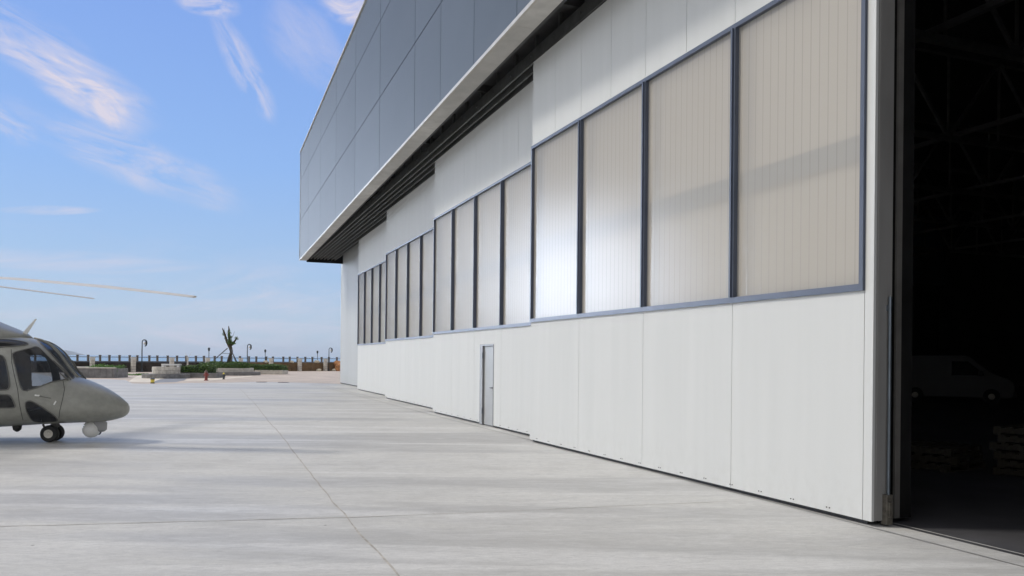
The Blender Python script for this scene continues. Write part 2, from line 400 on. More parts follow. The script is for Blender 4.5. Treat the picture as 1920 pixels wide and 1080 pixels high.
a_ = cl.data.color_attributes.new('tone', 'FLOAT_COLOR', 'CORNER')
for p in cl.data.polygons:
    t = tones[p.index] if p.index < len(tones) else .8
    for li in p.loop_indices: a_.data[li].color = (t, t, t, 1)
mb = MB(); pbox(mb, 52.9, YN, .03, .14, ZB+.02, ZT-.02); hb(mb, 'cladding_backing', MAT['rubber'])
mb = MB(); pbox(mb, 52.96, YN, -.06, .5, ZT-.045, ZT+.03); pbox(mb, 52.96, 52.90, -.03, .02, ZB+.1, ZT-.05); hb(mb, 'roof_coping', MAT['trim'])
mb = MB(); pbox(mb, 52.96, YN, -.035, .005, ZB-.02, ZB+.055); hb(mb, 'drip_edge', MAT['trim'])
# soffit strip with joints
mb = MB(); y = 52.93
ys = [52.93]+[52.93-3.55*k for k in range(1, 20) if 52.93-3.55*k > YN]+[YN]
for a, b in zip(ys, ys[1:]): pbox(mb, a-.004, b+.004, .006, .43, ZB-.002, ZB+.03)
hb(mb, 'soffit_strip', MAT['soffit'])
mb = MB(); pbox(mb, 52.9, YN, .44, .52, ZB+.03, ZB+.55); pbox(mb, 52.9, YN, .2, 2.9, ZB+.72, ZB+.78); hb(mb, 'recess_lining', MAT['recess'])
mb = MB(); mb.box(6.29, 8.7, 52.86, 52.95, ZB-.09, ZB+.72); hb(mb, 'end_closer', MAT['black'])
# tracks: one above every plane of door leaves
PLANES = [6.50, 6.905, 7.35, 7.82]
for k, X in enumerate(PLANES):
    mb = MB(); xc = X+.14
    ye = 52.8 if k else 52.8
    mb.box(xc-.11, xc-.085, YN+.2, ye, 8.05, 8.3); mb.box(xc+.085, xc+.11, YN+.2, ye, 8.05, 8.3); mb.box(xc-.11, xc+.11, YN+.2, ye, 8.3, 8.33)
    mb.box(xc-.13, xc-.085, YN+.2, ye, 8.04, 8.055); mb.box(xc+.085, xc+.13, YN+.2, ye, 8.04, 8.055)
    y = YN+.6
    while y < ye:
        mb.box(xc-.03, xc+.03, y-.04, y+.04, 8.33, 8.67)
        mb.tube([(xc-.13, y, 8.18), (xc-.155, y, 8.18)], .028, 6)
        y += 1.2
    tr = hb(mb, 'door_track', MAT['rail'])
for k in range(12):
    y = 51-k*5.3; mb = MB(); mb.box(6.35, 8.6, y-.06, y+.06, 8.50, 8.665); hb(mb, 'cross_joist', MAT['recess'])
# end part of the facade and other walls
mb = MB()
for k in range(5):
    y1 = 53.5-k*2.6; mb.box(8.6, 8.68, y1-2.592, y1, .07, 8.665)
hb(mb, 'wall', MAT['wall'])
mb = MB(); mb.box(8.62, 8.68, 40.5, 53.49, .01, .07); hb(mb, 'wall_base', MAT['rubber'])
mb = MB()
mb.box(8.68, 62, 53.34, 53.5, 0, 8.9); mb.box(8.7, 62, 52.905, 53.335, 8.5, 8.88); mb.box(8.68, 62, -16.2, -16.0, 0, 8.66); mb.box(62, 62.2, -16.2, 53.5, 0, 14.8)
mb.box(8.60, 8.68, -16, -13, 0, 8.66); mb.box(8.09, 8.6, 40.5, 40.6, .02, 8.3)  # also holds unseen fillers added to stop daylight leaking in
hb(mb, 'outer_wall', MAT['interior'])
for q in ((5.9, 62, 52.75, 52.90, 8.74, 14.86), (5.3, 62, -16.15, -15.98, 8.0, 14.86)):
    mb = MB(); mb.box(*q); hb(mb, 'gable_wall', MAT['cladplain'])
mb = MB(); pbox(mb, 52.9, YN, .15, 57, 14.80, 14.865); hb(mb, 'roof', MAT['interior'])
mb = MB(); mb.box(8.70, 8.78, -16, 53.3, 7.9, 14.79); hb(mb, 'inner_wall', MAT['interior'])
# roof trusses
for k, y in enumerate([2, 8, 14, 20, 26, 32, 40]):
    mb = MB()
    mb.box(8.8, 61.9, y-.09, y+.09, 9.3, 9.48); mb.box(8.8, 61.9, y-.09, y+.09, 12.2, 12.38)
    x = 9.2; up = True
    while x < 60:
        a = (x, y, 9.4 if up else 12.3); b = (x+2.4, y, 12.3 if up else 9.4); mb.tube([a, b], .07, 6); mb.tube([(x, y, 9.4), (x, y, 12.3)], .05, 6)
        x += 2.4; up = not up
    hb(mb, 'roof_truss', MAT['truss'])
mb = MB()
for x in (16, 24, 32, 40, 48): mb.box(x-.08, x+.08, -15, 52, 9.49, 9.62); 
hb(mb, 'purlin', MAT['truss'])
# hangar floor and ground tracks
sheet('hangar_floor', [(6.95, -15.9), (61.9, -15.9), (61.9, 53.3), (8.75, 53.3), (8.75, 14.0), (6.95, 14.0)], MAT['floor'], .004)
g = MB()
for X in PLANES[:2]:
    g.face([(X+.10, -14, .008), (X+.13, -14, .008), (X+.13, 52.6, .008), (X+.10, 52.6, .008)])
tag(g.build('floor_track_groove', MAT['groove']), kind='structure')

# ------------------------------------------------------------------ sliding door leaves
WB, WT, DT = 2.50, 6.20, 8.02
def leaf(label, A, B, over, wb=WB, wt=WT, door=None, name='hangar_door', npan=4, endw=.15, rod=False):
    A = Vector(A); B = Vector(B); d = (B-A).normalized(); W = (B-A).length+over
    L = thing(name, label, 'sliding door', (A.x, A.y, 0), math.atan2(d.y, d.x), 'sliding doors in a row along the hangar front')
    ww = W-endw; cols = [ww*i/npan for i in range(npan+1)]
    T = .26; zb = .055
    def skin(z0, z1, xs, hole=None):
        mb = MB()
        for a, b in zip(xs, xs[1:]):
            a += .004; b -= .004
            if hole and a < hole[1] and b > hole[0]:
                if a < hole[0]: mb.box(a, hole[0], 0, .035, z0, z1)
                if b > hole[1]: mb.box(hole[1], b, 0, .035, z0, z1)
                mb.box(max(a, hole[0]), min(b, hole[1]), 0, .035, hole[2], z1)
            else: mb.box(a, b, 0, .035, z0, z1)
        return mb
    low = skin(zb, wb, cols+[W], door); low.build('lower_panel', MAT['door'], L)
    ups = []
    for a, b in zip(cols, cols[1:]): ups += [a, (a+b)/2]
    ups += [cols[-1], W]
    mb = skin(wt, DT, ups); mb.box(.004, ww, -.008, .0, wt+.01, wt+.03); mb.box(ww+.004, W-.004, 0, .035, wb, wt); mb.build('upper_panel', MAT['door'], L)
    mb = MB()
    if door:
        mb.box(0.002, door[0]-.002, .036, T, zb+.01, wb-.002); mb.box(door[1]+.002, W-.05, .036, T, zb+.01, wb-.002); mb.box(door[0]-.002, door[1]+.002, .036, T, door[2]+.002, wb-.002)
    else: mb.box(0.002, W-.05, .036, T, zb+.01, wb-.002)
    mb.box(0.002, W-.05, .036, T, wt, DT-.004); mb.box(ww+.004, W-.05, .036, T, wb, wt)
    mb.build('core', MAT['seam'], L)
    mb = MB(); mb.box(W-.048, W-.002, .037, T, zb+.004, DT-.006); mb.box(W-.05, W+.004, .055, .09, zb+.01, DT-.01); mb.box(-.001, .001, .04, T-.01, wb, wt); mb.build('end_face', MAT['endface'], L)
    mb = MB(); mb.box(.05, W-.1, .05, .2, .012, zb+.008); mb.build('bottom_seal', MAT['rubber'], L)
    mb = MB(); x = .35
    while x < W-.3:
        if door and door[0]-.1 < x < door[1]+.05: x += .58; continue
        mb.tube([(x, 0, .10), (x, -.006, .10)], .008, 6); mb.tube([(x+.045, 0, .10), (x+.045, -.006, .10)], .008, 6); x += .58
    mb.build('rivet', MAT['rubber'], L)
    # window
    fr = MB(); fw = .055; y0, y1 = -.03, .07
    fr.box(0.002, ww, y0, y1, wb, wb+.075); fr.box(0.002, ww, y0, y1, wt-.06, wt-.001)
    fr.box(0.002, fw, y0-.002, y1+.002, wb+.075, wt-.06); fr.box(ww-fw, ww, y0-.002, y1+.002, wb+.075, wt-.06)
    for c in cols[1:-1]:
        fr.box(c-.05, c+.05, y0-.002, y1, wb+.076, wt-.061); fr.box(c-.018, c+.018, y0-.028, y0-.002, wb+.076, wt-.061)
    w = fr.build('window', MAT['slate'], L)
    mb = MB(); cs = [fw]+cols[1:-1]+[ww-fw]
    for i, (a, b) in enumerate(zip(cs, cs[1:])):
        mb = MB(); xa_, xb_ = a+(.05 if i else 0), b-(.05 if i < npan-1 else 0); mb.face([(xa_, .03, wb+.075), (xb_, .03, wb+.075), (xb_, .03, wt-.06), (xa_, .03, wt-.06)]); mb.build('pane', MAT['pane'], w, recalc=False)
    mb = MB(); mb.box(fw, ww-fw, T-.03, T-.005, wb+.01, wt-.01); mb.build('inner_sheet', MAT['liner'], w)  # added backing sheet: brightens the panes and keeps light out of the hangar
    mb = MB()
    bz = 3.98; mb.box(fw, ww-fw, .085, .14, bz, bz+.27); mb.build('cross_rail', MAT['beam'], w)
    mb = MB(); mb.box(.03, .06, T+.001, T+.13, .06, DT-.01); mb.build('light_stop', MAT['rubber'], L)  # unseen strip added to stop light leaking between the leaves
    if rod:
        mb = MB(); mb.tube([(W+.035, .195, .34), (W+.035, .195, 2.45)], .018, 10); mb.box(W, W+.03, .18, .21, 2.30, 2.36); r = mb.build('drop_bolt', MAT['steel'], L, smooth=False); autosmooth(r)
        mb = MB(); mb.box(W-.02, W+.06, .15, .235, .02, .34, bev=.006); mb.box(W+.06, W+.08, .17, .21, .10, .26); mb.build('bolt_bracket', MAT['dirtysteel'], L)
    return L, W
def lp(px, X0=6.905):   # y on a plane X
    d = ray(px, 700); return d.y*X0/d.x
l1, W1 = leaf('nearest of the tall white sliding doors, beside the open dark doorway, with four large ribbed panes and a steel drop bolt', (6.495, 15.636), (6.646, 6.648), .125, wb=2.52, wt=6.24, rod=True, endw=.125)
yA = lp(900); yB = lp(925.5)
l2, W2 = leaf('second white sliding door from the open doorway, the one with a grey pedestrian door in it', (6.901, 24.707), (6.91, lp(999.5)), .15, door=(24.707-yA, 24.707-yB, 2.12))
leaf('third white sliding door from the open doorway, between the one with the grey door and the farthest one', (7.352, 33.869), (7.352, lp(815.5, 7.352)), .15, wb=2.45)
leaf('farthest and smallest looking of the white sliding doors, next to the bare grey end wall', (7.825, 42.99), (7.825, lp(727.5, 7.825)), .15, wb=2.38)
# pedestrian door in leaf 2
x0, x1 = 24.707-yA, 24.707-yB
mb = MB(); mb.box(x0+.001, x0+.22, -.012, .10, .02, 2.12); mb.box(x1-.035, x1-.001, -.012, .10, .02, 2.12); mb.box(x0+.22, x1-.035, -.012, .10, 2.075, 2.119); mb.build('door_frame', MAT['greyframe'], l2)
mb = MB(); mb.box(x0+.235, x1-.045, .035, .08, .03, 2.065); pd = mb.build('pedestrian_door', MAT['greydoor'], l2)
mb = MB(); mb.tube([(x1-.12, .034, 1.0), (x1-.12, -.02, 1.0), (x1-.22, -.02, 1.0)], .012, 8); mb.tube([(x1-.12, .034, 1.0), (x1-.12, .02, 1.0)], .03, 12); mb.build('handle', MAT['rubber'], pd)
for z in (.3, 1.75):
    mb = MB(); mb.tube([(x0+.228, -.014, z), (x0+.228, -.014, z+.16)], .012, 8); mb.build('hinge', MAT['steel'], pd)
# dark leaf parked behind, its trimmed edge shows beside the opening
def parked(label, X, y0, y1, matl, edge):
    t = thing('parked_door', label, 'sliding door', (X, y0, 0), 0)
    mb = MB(); mb.box(0, .23, 0, y1-y0, .055, 8.0); mb.build('panel', matl, t)
    mb = MB(); mb.box(-.012, edge, -.03, -.001, .06, 7.98); mb.build('edge_trim', MAT['edgetrim'], t)
    mb = MB(); mb.box(edge+.002, .23, -.02, -.001, .06, 7.98); mb.build('edge_seal', MAT['black'], t)
    return t
parked('dark door leaf slid back behind the nearest white door, its narrow grey edge beside the opening', 7.03, 6.60, 14.8, MAT['black'], .06)
# leaves nearer than the opening, unseen, added to keep the interior dark
leaf('unseen white sliding door added to narrow the open doorway on its near side', (6.62, 4.68), (6.62, -4.4), 0)
leaf('unseen white sliding door added at the near end of the hangar', (6.99, -4.2), (6.99, -13.4), 0)

# ------------------------------------------------------------------ things inside the hangar
def make_van(loc, rz):
    v = thing('van', 'white panel van parked inside the dark hangar', 'van', loc, rz)
    L0, Wd = 4.6, 1.8
    prof = [(-2.3, .35), (-2.3, 1.9), (-2.15, 2.05), (.45, 2.08), (.75, 1.98), (1.45, 1.30), (2.15, 1.08), (2.32, .85), (2.34, .4), (2.2, .28), (-2.2, .28)]
    bm = MB(); bm.prism([(x, z) for x, z in prof], -Wd/2, Wd/2, axis='y')
    for vv in bm.bm.verts:
        if vv.co.z > 1.2: vv.co.y *= 1-.12*(vv.co.z-1.2)
    bmesh.ops.bevel(bm.bm, geom=bm.bm.edges[:], offset=.05, segments=2, affect='EDGES')
    b = bm.build('body', MAT['vanpaint'], v); autosmooth(b)
    def yy(z): return Wd/2*(1-.12*max(0, z-1.2))
    mb = MB(); q = [(.80, 1.90), (1.42, 1.32)]
    mb.face([(.83, -yy(1.9)+.12, 1.925), (.83, yy(1.9)-.12, 1.925), (1.46, yy(1.3)-.08, 1.325), (1.46, -yy(1.3)+.08, 1.325)]); mb.build('windscreen', MAT['vanglass'], v)
    for s in (-1, 1):
        mb = MB(); P = [(.0, 1.22), (.02, 1.82), (.62, 1.82), (1.22, 1.28), (1.2, 1.22)]
        mb.face([(x, s*(yy(z)+.006), z) for x, z in P]); mb.build('side_window', MAT['vanglass'], v)
        mb = MB(); mb.box(1.0, 1.16, s*(Wd/2+.02) if s > 0 else -Wd/2-.24, s*(Wd/2+.24) if s > 0 else -Wd/2-.02, 1.2, 1.42, bev=.03); mb.build('mirror', MAT['helidark'], v)
        mb = MB(); mb.lathe([(.01, -.03), (.12, -.02), (.13, .02), (.01, .03)], 16, Matrix.Translation((2.27, s*.66, .82)) @ Matrix.Rotation(rad(90), 4, 'Y')); mb.build('headlight', MAT['headlight'], v)
        for x in (-1.4, 1.5):
            mb = MB(); mb.lathe([(.2, -.1), (.31, -.1), (.33, -.06), (.33, .06), (.31, .1), (.2, .1)], 28, Matrix.Translation((x, s*(Wd/2-.07), .33)), axis='y'); w = mb.build('wheel', MAT['tyre'], v); autosmooth(w)
            mb = MB(); mb.lathe([(.06, -.11), (.2, -.09), (.2, .09), (.06, .11)], 20, Matrix.Translation((x, s*(Wd/2-.07), .33)), axis='y'); mb.build('rim', MAT['hub'], w)
    mb = MB(); mb.box(2.26, 2.42, -.86, .86, .3, .58, bev=.04); mb.build('bumper', MAT['helidark'], v)
    mb = MB(); mb.box(2.3, 2.37, -.45, .45, .66, .84, bev=.02); mb.build('grille', MAT['helidark'], v)
make_van(Vector((31.0, 26.0, .004)), math.atan2(rv.y, rv.x)-rad(28))
def pallet_mesh(tilt):
    mb = MB()
    for k in range(6): mb.box(-.6, .6, -.5+k*.18, -.5+k*.18+.11, .1, .125)
    for x in (-.55, 0, .55): mb.box(x-.05, x+.05, -.5, .51, .025, .1)
    for k in range(3): mb.box(-.6, .6, -.5+k*.45, -.5+k*.45+.11, 0, .024)
    return mb
pm = pallet_mesh(0); p0 = pm.build('pallet', MAT['wood'], None); used = [0]
stacks = [(10.6, 10.6, 3, 'left of the stacks'), (11.5, 9.9, 3, 'middle of the stacks'), (12.3, 8.6, 6, 'taller stack to the right')]
ordn = ['bottom', 'second', 'third', 'fourth', 'fifth', 'topmost']
for (X, Y, n, where) in stacks:
    for k in range(n):
        o = p0 if used[0] == 0 else p0.copy()
        if used[0]: COL.objects.link(o)
        used[0] += 1
        o.location = (X+random.uniform(-.05, .05), Y+random.uniform(-.05, .05), .004+k*.127); o.rotation_euler.z = .3+random.uniform(-.15, .15)
        on = 'topmost' if k == n-1 else ordn[k]
        tag(o, f'{on} wooden pallet in the {where} on the dark hangar floor', 'pallet', 'wooden pallets stacked on the hangar floor')

# ------------------------------------------------------------------ helicopter
HB = rad(8)
hf = Vector((math.cos(TH-HB), -math.sin(TH-HB), 0)); hl = Vector((-hf.y, hf.x, 0))
HO = gnd(93, 829)+hl*.13; HO.z = 0
heli = thing('helicopter', 'grey green military helicopter parked on the apron with its pointed nose to the right', 'helicopter', HO, math.atan2(hf.y, hf.x))
def loc_ray(px, py):
    d = ray(px, py); o = CAM-HO
    return Vector((o.dot(hf), o.dot(hl), o.z)), Vector((d.dot(hf), d.dot(hl), d.z))
def on_mid(px, py):
    o, d = loc_ray(px, py); t = -o.y/d.y; p = o+d*t; return p.x, p.z
def curve(pts):
    pts = sorted(pts); xs = np.array([p[0] for p in pts]); ys = np.array([p[1] for p in pts])
    return xs, ys
def pchip(xs, ys):
    h = np.diff(xs); dl = np.diff(ys)/h; m_ = np.zeros(len(xs)); m_[0] = dl[0]; m_[-1] = dl[-1]
    for i in range(1, len(xs)-1):
        if dl[i-1]*dl[i] > 0:
            w1 = 2*h[i]+h[i-1]; w2 = h[i]+2*h[i-1]; m_[i] = (w1+w2)/(w1/dl[i-1]+w2/dl[i])
    def f(x):
        x = min(max(x, xs[0]), xs[-1]); i = min(max(int(np.searchsorted(xs, x))-1, 0), len(xs)-2); t = (x-xs[i])/h[i]
        return float(ys[i]*(2*t**3-3*t*t+1)+h[i]*m_[i]*(t**3-2*t*t+t)+ys[i+1]*(-2*t**3+3*t*t)+h[i]*m_[i+1]*(t**3-t*t))
    return f
topP = [on_mid(*p) for p in [(242, 767), (241.3, 762), (239, 757), (233, 751), (224, 744), (212, 736), (198, 728), (180, 719.5), (160, 712), (148, 708.5), (142, 704), (132, 692), (121, 677), (111, 663), (101, 652), (90, 644), (78, 638.5), (62, 634.5), (40, 631.5), (15, 630)]]
botP = [on_mid(*p) for p in [(242, 767), (241.2, 772), (238, 777), (231, 782), (218, 786), (200, 789.5), (160, 791.5), (115, 793), (60, 796), (0, 799)]]
XT = topP[0][0]; xa = topP[-1][0]
topP += [(-2, 2.2), (-5, 2.25), (-6.5, 2.2), (-8, 2.15), (-12.2, 2.25)]
botP += [(-2, .36), (-4.6, .42), (-5.6, .7), (-7, 1.35), (-8, 1.6), (-12.2, 1.95)]
zt = pchip(*curve(topP)); zbm = pchip(*curve(botP))
hw = pchip(*curve([(XT, .0), (XT-.015, .09), (XT-.05, .16), (XT-.12, .245), (XT-.25, .36), (XT-.45, .48), (XT-.7, .60), (XT-.95, .69), (XT-1.2, .78), (XT-1.5, .87), (XT-1.8, .94), (XT-2.2, 1.0), (-2, 1.08), (-4.6, 1.08), (-6, .8), (-7, .45), (-8, .27), (-12.2, .15)]))
nex = pchip(*curve([(XT, 2.0), (XT-.5, 2.15), (XT-1.0, 2.5), (XT-1.6, 2.7), (-2, 3.2), (-5, 3.2), (-8, 2.2), (-12.2, 2.1)]))
zmf = pchip(*curve([(XT, .5), (XT-1, .42), (XT-1.8, .45), (-2, .45), (-8, .5), (-12.2, .5)]))
def sec(x):
    a, b = zt(x), zbm(x); return a, b, hw(x), nex(x), b+(a-b)*zmf(x)
def inside(p):
    if p.x >= XT or p.x < -12.2: return False
    a, b, w, n, zm = sec(p.x); h = (a-zm) if p.z > zm else (zm-b)
    if w < 1e-3 or h < 1e-3: return False
    return (abs(p.y)/w)**n+(abs(p.z-zm)/h)**n < 1
def cast(px, py, off=.012):
    o, d = loc_ray(px, py); t0 = 12.0/d.length; t1 = 19.0/d.length; st = .03/d.length; t = t0
    while t < t1 and not inside(o+d*t): t += st
    if t >= t1: return None
    lo, hi = t-st, t
    for _ in range(14):
        mid = (lo+hi)/2
        if inside(o+d*mid): hi = mid
        else: lo = mid
    return o+d*(lo-off/d.length)
WIN = {
 'windscreen': [(23, 664), (29, 660), (38, 657.5), (48, 655), (58, 652.5), (66, 650), (73, 652), (81, 659), (90, 668), (99, 677), (108, 686), (117, 695), (126, 704), (127, 708.5), (118, 712), (106, 714.5), (94, 717), (84, 721), (74, 725), (63, 729), (52, 731.5), (44, 732), (39, 726), (34, 710), (29, 690), (25, 675)],
 'front_windscreen': [(70, 637.5), (80, 641), (91, 647), (101, 656), (111, 667), (121, 681), (131, 695), (139, 705), (137, 709), (131, 705), (121, 692), (111, 681), (101, 669), (91, 658), (81, 648), (74, 642)],
 'cabin_door_window': [(-30, 666), (-10, 664.5), (2, 666), (8, 671), (12, 684), (15, 700), (17.5, 716), (17, 726), (11, 731), (-8, 731.5), (-34, 732)],
 'lower_window': [(-14, 740), (2, 740), (15, 740.5), (21, 745), (27, 758), (28, 763), (22, 765), (2, 765), (-16, 765)],
 'chin_window': [(47.5, 757), (50, 753), (57, 752), (66, 756), (78, 763), (90, 771), (101, 779), (108, 787), (104, 790), (92, 791), (78, 792), (66, 791), (58, 786), (51, 774), (48, 764)],
 'roof_window': [(-24, 637), (0, 636.3), (20, 637), (40, 640), (52, 643.5), (50, 646.5), (36, 648), (10, 650), (-20, 650.5)],
}
def inpoly(x, y, P):
    c = False; n = len(P)
    for i in range(n):
        (x0, y0), (x1, y1) = P[i], P[i-1]
        if (y0 > y) != (y1 > y) and x < (x1-x0)*(y-y0)/(y1-y0)+x0: c = not c
    return c
def proj(p):   # local point -> pixel
    w = HO+hf*p.x+hl*p.y+Vector((0, 0, p.z))-CAM; dz = w.dot(fv); return 960+FPX*w.dot(RV)/dz, PY-FPX*w.dot(UV)/dz
def shrink(P, s):
    cx = sum(p[0] for p in P)/len(P); cy = sum(p[1] for p in P)/len(P)
    return [(cx+(x-cx)*s, cy+(y-cy)*s) for x, y in P]
WS = {k: shrink(P, .985 if k != 'front_windscreen' else .96) for k, P in WIN.items()}
xsn = [XT-.55*(i/45)**2 for i in range(1, 46)]
x = xsn[-1]
while x > -2.3: x -= .016; xsn.append(x)
while x > -12.0: x -= .12; xsn.append(x)
NA = 220; bm = MB().bm; rings = []
for x in xsn:
    a, b, w, n, zm = sec(x); ring = []
    for k in range(NA):
        t = 2*math.pi*(k+.5)/NA; c, s = math.cos(t), math.sin(t)
        ring.append(bm.verts.new((x, math.copysign(abs(c)**(2/n), c)*w, zm+math.copysign(abs(s)**(2/n), s)*((a-zm) if s > 0 else (zm-b)))))
    rings.append(ring)
for A, B in zip(rings, rings[1:]):
    near = A[0].co.x > -2.4
    for k in range(NA):
        q = [A[k], A[(k+1) % NA], B[(k+1) % NA], B[k]]
        if near:
            c = (q[0].co+q[1].co+q[2].co+q[3].co)/4; c = Vector((c.x, -abs(c.y), c.z)); u, v = proj(c)
            if any(inpoly(u, v, P) for P in WS.values()): continue
        bm.faces.new(q)
tip = bm.verts.new((XT, 0, (zt(XT)+zbm(XT))/2))
for k in range(NA): bm.faces.new([tip, rings[0][(k+1) % NA], rings[0][k]])
bm.faces.new(rings[-1])
bmesh.ops.recalc_face_normals(bm, faces=bm.faces[:])
me = bpy.data.meshes.new('fuselage'); bm.to_mesh(me); bm.free(); me.materials.append(MAT['heli'])
me.polygons.foreach_set('use_smooth', [True]*len(me.polygons))
fus = bpy.data.objects.new('fuselage', me); COL.objects.link(fus); fus.parent = heli
def densify(P, k=3):
    out = []; n = len(P)
    for i in range(n):
        p0, p1, p2, p3 = [Vector(P[(i+j) % n]) for j in (-1, 0, 1, 2)]
        for s in range(k):
            t = s/k; out.append(tuple(.5*((2*p1)+(p2-p0)*t+(2*p0-5*p1+4*p2-p3)*t*t+(3*p1-p0-3*p2+p3)*t**3)))
    return out
for nm, P in WIN.items():
    D = densify(P); cx = sum(p[0] for p in D)/len(D); cy = sum(p[1] for p in D)/len(D)
    rr = [0, .2, .4, .6, .8, 1.0]; grid = []
    for r_ in rr[1:]: grid.append([cast(cx+(x-cx)*r_, cy+(y-cy)*r_) for x, y in D])
    cen = cast(cx, cy)
    if cen is None or any(q is None for g_ in grid for q in g_): 
        print('window miss', nm); grid = [[q if q is not None else cen for q in g_] for g_ in grid]
    for sgn in (1, -1):
        mb = MB(); f = lambda p: (p.x, p.y*sgn, p.z)
        c0 = mb.bm.verts.new(f(cen)); G = [[mb.bm.verts.new(f(q)) for q in g_] for g_ in grid]; n = len(D)
        for k in range(n):
            mb.bm.faces.new([c0, G[0][k], G[0][(k+1) % n]])
            for A, B in zip(G, G[1:]): mb.bm.faces.new([A[k], B[k], B[(k+1) % n], A[(k+1) % n]])
        wn = mb.build(nm, MAT['heliglass'], heli, smooth=True)
        mb = MB(); edge = [f(q) for q in grid[-1]]; mb.tube(edge+[edge[0], edge[1]], .011, 6, cap=False); s_ = mb.build('window_seal', MAT['heliseal'], wn, smooth=True)
# wiper and centre post
cp = []
for px, py in [(64, 635), (78, 638.5), (90, 644), (101, 652), (111, 663), (121, 677), (132, 692), (142, 704), (147, 708)]:
    xx, zz = on_mid(px, py); cp.append((xx, 0, zt(xx)+.012))
mb = MB(); mb.tube(cp, .02, 8); mb.build('windscreen_post', MAT['heli'], heli, smooth=True)
for s in (-1, 1):
    mb = MB(); w0 = cast(133, 712, .03); w1 = cast(121, 695, .05); w2 = cast(100, 676, .05); w3 = cast(113, 700, .05); w4 = cast(128, 712.5, .03)
    f = lambda p: (p.x, p.y*-s, p.z)
    mb.tube([f(w0), f(w1)], .012, 6); mb.tube([f(w2), f(w1), f(w0)], .010, 6); mb.tube([f(w3), f(w4)], .014, 6)
    mb.build('wiper', MAT['heliseal'], heli)
# cowling above the cabin
mb = MB(); R_ = []
cw = [(-.42, 2.10, .12), (-.55, 2.17, .35), (-.75, 2.26, .52), (-1.05, 2.38, .66), (-1.5, 2.58, .75), (-2.2, 2.85, .8), (-3.2, 2.98, .82), (-4.6, 2.9, .75), (-5.8, 2.6, .55), (-7, 2.3, .25)]
for x, ztp, w in cw:
    ring = []
    for k in range(24):
        t = math.pi*k/23; c, s = math.cos(t), math.sin(t); base = zt(x)-.10
        ring.append(mb.bm.verts.new((x, w*math.copysign(abs(c)**.75, c), base+(ztp-base)*abs(s)**.75)))
    R_.append(ring)
for A, B in zip(R_, R_[1:]):
    for k in range(23): mb.bm.faces.new([A[k], A[k+1], B[k+1], B[k]])
mb.bm.faces.new(R_[0]); mb.bm.faces.new(R_[-1])
mb.build('engine_cowling', MAT['heli'], heli, smooth=True)
# cabin floor, bulkhead and seats
mb = MB(); mb.box(-2.2, -.3, -.62, .62, .62, .66); mb.box(-2.3, -2.26, -.9, .9, .6, 2.0); mb.box(.0, .42, -.5, .5, .66, 1.18, bev=.05); mb.build('cabin_interior', MAT['helidark'], heli)
for (sx, sy) in ((-.75, -.42), (-.75, .42), (-1.8, -.5), (-1.8, .5)):
    mb = MB(); mb.box(sx-.25, sx+.25, sy-.24, sy+.24, .85, .98, bev=.03); mb.box(sx-.34, sx-.24, sy-.24, sy+.24, .95, 1.75, bev=.03); mb.box(sx-.2, sx+.15, sy-.18, sy+.18, .66, .85); mb.build('seat', MAT['seat'], heli)
# nose gear, main gear
def wheel(x, y, r, w, parent):
    mb = MB(); mb.lathe([(r*.5, -w/2), (r*.85, -w/2), (r*.97, -w*.32), (r, 0), (r*.97, w*.32), (r*.85, w/2), (r*.5, w/2)], 32, Matrix.Translation((x, y, r)), axis='y'); o = mb.build('wheel', MAT['tyre'], parent); autosmooth(o, 40)
    mb = MB(); mb.lathe([(r*.14, -w*.62), (r*.2, -w*.6), (r*.24, -w*.5), (r*.50, -w*.53), (r*.5, -w*.35), (r*.5, w*.35), (r*.52, w*.53), (r*.24, w*.5), (r*.2, w*.6), (r*.14, w*.62)], 24, Matrix.Translation((x, y, r)), axis='y'); h = mb.build('rim', MAT['hub'], o); autosmooth(h, 40)
for y in (-.13, .13): wheel(0, y, .17, .13, heli)
mb = MB(); mb.tube([(0, -.2, .185), (0, .2, .185)], .03, 10); mb.tube([(0, 0, .185), (.03, 0, .32), (.03, 0, .5)], [.05, .055, .07], 12); mb.tube([(-.02, 0, .22), (-.16, 0, .3), (-.22, 0, .45)], .022, 8); mb.tube([(.05, 0, .25), (.13, 0, .33), (.05, 0, .42)], .02, 8); mb.box(.0, .05, -.12, .12, .3, .35); mb.build('nose_gear_strut', MAT['heliseal'], heli)
for s in (-1, 1):
    wheel(-4.6, s*1.25, .3, .2, heli)
    mb = MB(); mb.tube([(-4.6, s*1.25, .3), (-4.5, s*1.1, .6)], .06, 10); mb.build('main_gear_strut', MAT['heliseal'], heli)
    mb = MB(); mb.lathe([(.02, -1.1), (.2, -.9), (.3, -.4), (.33, .2), (.25, .8), (.03, 1.2)], 20, Matrix.Translation((-4.6, s*1.12, .68)) @ Matrix.Rotation(rad(-90), 4, 'Y')); mb.build('sponson', MAT['heli'], heli, smooth=True)
